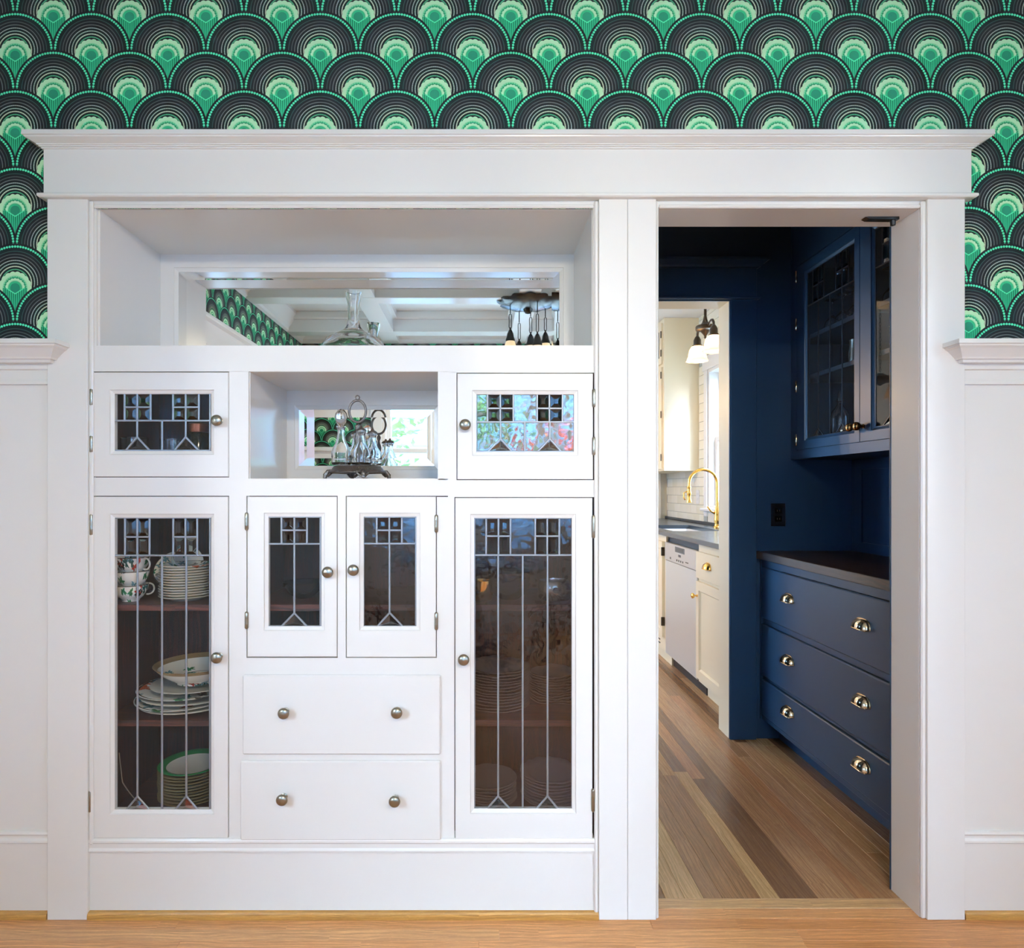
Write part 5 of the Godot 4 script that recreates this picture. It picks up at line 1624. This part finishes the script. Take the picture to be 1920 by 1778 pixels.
func shower_light() -> void:
	var s := thing("shower_chandelier", "dark petal-plate shower chandelier with hanging bell lamps in the upper mirror", "chandelier", Vector3(0.374, 2.66, 2.28))
	var iron := mat("dark_silvered", Color(0.2, 0.19, 0.18), 0.25, 0.9)
	obj("petal_plate", M.new().lathe(pf([0, -0.1, 0.02, -0.095, 0.035, -0.065, 0.09, -0.06, 0.15, -0.045, 0.2, -0.024, 0.22, -0.008, 0.21, 0.0, 0, 0.0]), 144, 0.09, 12), iron, s)
	for k in 5:
		var a := 0.5 + TAU * k / 5
		var r := 0.15 if k < 4 else 0.02
		if k == 4: a = 0.0
		else: a = 0.4 + TAU * k / 4
		var c := Vector3(cos(a) * r, 0, sin(a) * r)
		var drop := [0.19, 0.24, 0.2, 0.25, 0.22][k] as float
		var ch := M.new()
		ch.tube([c + Vector3(0, -0.03, 0), c + Vector3(0, -0.03 - drop * 0.4, 0)], 0.004, 8)
		var lk := []
		for q in 16:
			var b := TAU * q / 16
			lk.append(c + Vector3((0.013 + 0.005 * cos(2 * b)) * sin(b), -0.03 - drop * 0.7 + drop * 0.28 * cos(b), 0))
		ch.tube(lk, 0.003, 6, true)
		obj("chain", ch, iron, s)
		var bl := M.new()
		bl.t = Transform3D(Basis(), c + Vector3(0, -0.03 - drop, 0))
		obj("bell_cap", bl.lathe(pf([0, -0.09, 0.034, -0.092, 0.036, -0.08, 0.028, -0.06, 0.024, -0.035, 0.014, -0.012, 0.006, 0, 0.005, 0.012, 0, 0.012]), 24), iron, s)
		var sh := M.new()
		sh.t = Transform3D(Basis(), c + Vector3(0, -0.03 - drop, 0))
		obj("shade", sh.lathe(pf([0.03, -0.088, 0.036, -0.1, 0.05, -0.15, 0.062, -0.2]), 28), shade_mat(), s)
		var bm := mat("lit_globe", Color(1, 0.95, 0.88), 0.5)
		bm.emission_enabled = true
		bm.emission = Color(1.0, 0.92, 0.78)
		bm.emission_energy_multiplier = 2.0
		var gb := M.new()
		gb.t = Transform3D(Basis(), c + Vector3(0, -0.03 - drop - 0.19, 0))
		obj("bulb", gb.lathe(pf([0, -0.03, 0.012, -0.026, 0.02, -0.012, 0.02, 0.002, 0.012, 0.018, 0.009, 0.03, 0, 0.03]), 20), bm, s)
		var l := OmniLight3D.new()
		l.name = "bulb_light"
		l.position = c + Vector3(0, -0.03 - drop - 0.205, 0)
		l.light_color = Color(1.0, 0.92, 0.78)
		l.light_energy = CHANDELIER
		l.light_size = 0.015
		l.omni_range = 14.0
		l.omni_attenuation = 2.0
		l.shadow_enabled = true
		s.add_child(l, true)
	var w := thing("pendant_lamp", "small dark cone-capped lamp seen behind the decanter in the upper mirror", "lamp", Vector3(-1.0, 2.66, 3.3))
	obj("cap", M.new().lathe(pf([0, -0.11, 0.03, -0.11, 0.02, -0.075, 0.016, -0.06, 0.03, -0.05, 0.05, 0.0, 0, 0.0]), 24), iron, w)
	obj("arm", M.new().tube([Vector3(0, -0.06, 0), Vector3(0.05, -0.1, 0), Vector3(0.09, -0.15, 0), Vector3(0.13, -0.16, 0)], 0.006, 8), iron, w)

func table_and_chairs() -> void:
	var dk := wood("dark_mahogany", Color(0.3, 0.15, 0.1), 0.25, grain_b, 0.8, 6.0)
	var t := thing("dining_table", "round dark dining table reflected in the leaded doors", "table", Vector3(-0.1, 0, 2.62))
	obj("tabletop", M.new().lathe(pf([0, 0.71, 0.5, 0.71, 0.54, 0.725, 0.55, 0.74, 0.54, 0.752, 0, 0.752]), 48), dk, t)
	obj("pedestal", M.new().lathe(pf([0.0, 0.02, 0.07, 0.06, 0.06, 0.15, 0.09, 0.25, 0.05, 0.4, 0.05, 0.6, 0.12, 0.7, 0, 0.71]), 28), dk, t)
	for k in 4:
		var a := PI / 4 + k * PI / 2
		obj("foot", M.new().tube([Vector3(cos(a) * 0.05, 0.12, sin(a) * 0.05), Vector3(cos(a) * 0.25, 0.1, sin(a) * 0.25), Vector3(cos(a) * 0.42, 0.03, sin(a) * 0.42)], [0.035, 0.03, 0.025], 10), dk, t)
	var spots := [[Vector3(-0.95, 0, 2.3), -1.2, "dark slat-back dining chair left of the table"], [Vector3(0.72, 0, 2.35), 1.1, "dark slat-back dining chair right of the table"]]
	var proto: Node3D
	for e in spots:
		if proto == null:
			proto = thing("dining_chair", e[2], "chair", e[0], "dark slat-back dining chairs")
			proto.set_meta("base", "dining_chair")
			proto.rotation.y = e[1]
			obj("seat", bx(-0.22, 0.43, -0.21, 0.22, 0.47, 0.21, 0.012), dk, proto)
			for q in [[-0.19, -0.18, 0.43], [0.19, -0.18, 0.43], [-0.19, 0.19, 1.0], [0.19, 0.19, 1.0]]:
				obj("leg", bx(q[0] - 0.018, 0, q[1] - 0.018, q[0] + 0.018, q[2], q[1] + 0.018, 0.004), dk, proto)
			for x in 5: obj("slat", bx(-0.13 + x * 0.065 - 0.014, 0.5, 0.182, -0.13 + x * 0.065 + 0.014, 0.95, 0.194, 0.003), dk, proto)
			obj("top_rail", bx(-0.21, 0.94, 0.175, 0.21, 1.02, 0.203, 0.008), dk, proto)
			obj("stretcher", bx(-0.19, 0.2, 0.0, 0.19, 0.23, 0.02, 0.003), dk, proto)
		else: dup(proto, e[0], e[2], e[1])

# ---------------------------------------------------------------- garden
func outdoors() -> void:
	var g := struct("ground", bx(-30, -0.6, -30, 30, -0.5, 30), mat("pale_gravel", Color(0.82, 0.83, 0.78), 0.95))
	g.set_meta("label", "pale gravel yard round the house")
	var leafm := func(called: String, c: Color) -> StandardMaterial3D:
		var m := mat(called, c, 0.6)
		return m
	var kinds := [["green leafy tree outside the dining windows", leafm.call("green_leaf", Color(0.32, 0.45, 0.2))], ["red autumn tree outside the dining windows", leafm.call("red_leaf", Color(0.72, 0.3, 0.18))], ["red autumn shrub outside the kitchen window", leafm.call("russet_leaf", Color(0.5, 0.17, 0.1))]]
	var at := [[Vector3(-1.9, -0.5, 9.0), 0, 3.0, 0.9, "green leafy tree left outside the back window"], [Vector3(1.15, -0.5, 7.6), 1, 2.2, 0.55, "small red autumn tree in the middle outside the back window"], [Vector3(0.05, -0.5, 8.4), 0, 2.9, 0.6, "slim green tree in the middle outside the back window"], [Vector3(2.9, -0.5, 9.5), 0, 3.6, 1.2, "tall green tree right outside the back window"], [Vector3(6.6, -0.5, 2.6), 1, 2.4, 0.9, "red autumn tree outside the right window"], [Vector3(3.35, -0.5, -6.6), 2, 2.9, 0.8, "russet autumn tree outside the kitchen window"]]
	var sid := mat("pale_siding", Color(0.68, 0.825, 0.965), 0.7)
	var slate := mat("roof_slate", Color(0.3, 0.3, 0.32), 0.8)
	for e in [[Vector3(0.3, -0.5, 11.6), 0.0, 15.0, "pale clapboard neighbouring house behind the garden trees"], [Vector3(9.0, -0.5, -0.5), PI / 2, 22.0, "pale clapboard neighbouring house right of the yard"], [Vector3(-9.0, -0.5, -0.5), -PI / 2, 22.0, "pale clapboard neighbouring house left of the yard"]]:
		var hs := thing("house", e[3], "house", e[0])
		hs.rotation.y = e[1]
		var hw: float = e[2] * 0.5
		var cl := M.new()
		for k in 34: cl.box(Vector3(-hw, k * 0.18, 0.0 if k % 2 else 0.012), Vector3(hw, k * 0.18 + 0.175, 3.0))
		obj("siding", cl, sid, hs).set_meta("kind", "stuff")
		obj("roof", M.new().prism(PackedVector2Array([Vector2(-hw - 0.4, 6.1), Vector2(hw + 0.4, 6.1), Vector2(hw - 1.4, 7.2), Vector2(1.4 - hw, 7.2)]), -0.4, 3.4), slate, hs)
		for x in [-3.9, -1.1, 2.3]:
			var wf := obj("window", M.new().ring(Rect2(x, 1.3, 1.0, 1.6), Rect2(x + 0.09, 1.39, 0.82, 1.42), -0.05, 0.02, 0.01, 0.005), white, hs)
			obj("pane", bx(x + 0.08, 1.38, -0.02, x + 0.92, 2.82, -0.012), mat("dark_pane", Color(0.2, 0.24, 0.3), 0.05), wf)
	for e in at:
		var t := thing("tree", e[4], "tree", e[0])
		var bark := mat("bark", Color(0.22, 0.17, 0.13), 0.9)
		obj("trunk", M.new().lathe(pf([0.14, 0, 0.1, 0.5, 0.07, e[2] * 0.6, 0.02, e[2], 0, e[2]]), 10), bark, t)
		var lv := M.new()
		for k in 500:
			var d: Vector3 = Vector3(rng.randfn(), rng.randfn() * 0.9, rng.randfn()).normalized() * pow(rng.randf(), 0.45) * e[3] + Vector3(0, e[2], 0)
			var q := Basis.from_euler(Vector3(rng.randf() * TAU, rng.randf() * TAU, rng.randf() * TAU)) * rng.randf_range(0.06, 0.13)
			lv.quad(d - q.x, d - q.y * 0.5, d + q.x, d + q.y * 0.5, q.z)
		obj("crown", lv, kinds[e[1]][1], t).set_meta("kind", "stuff")
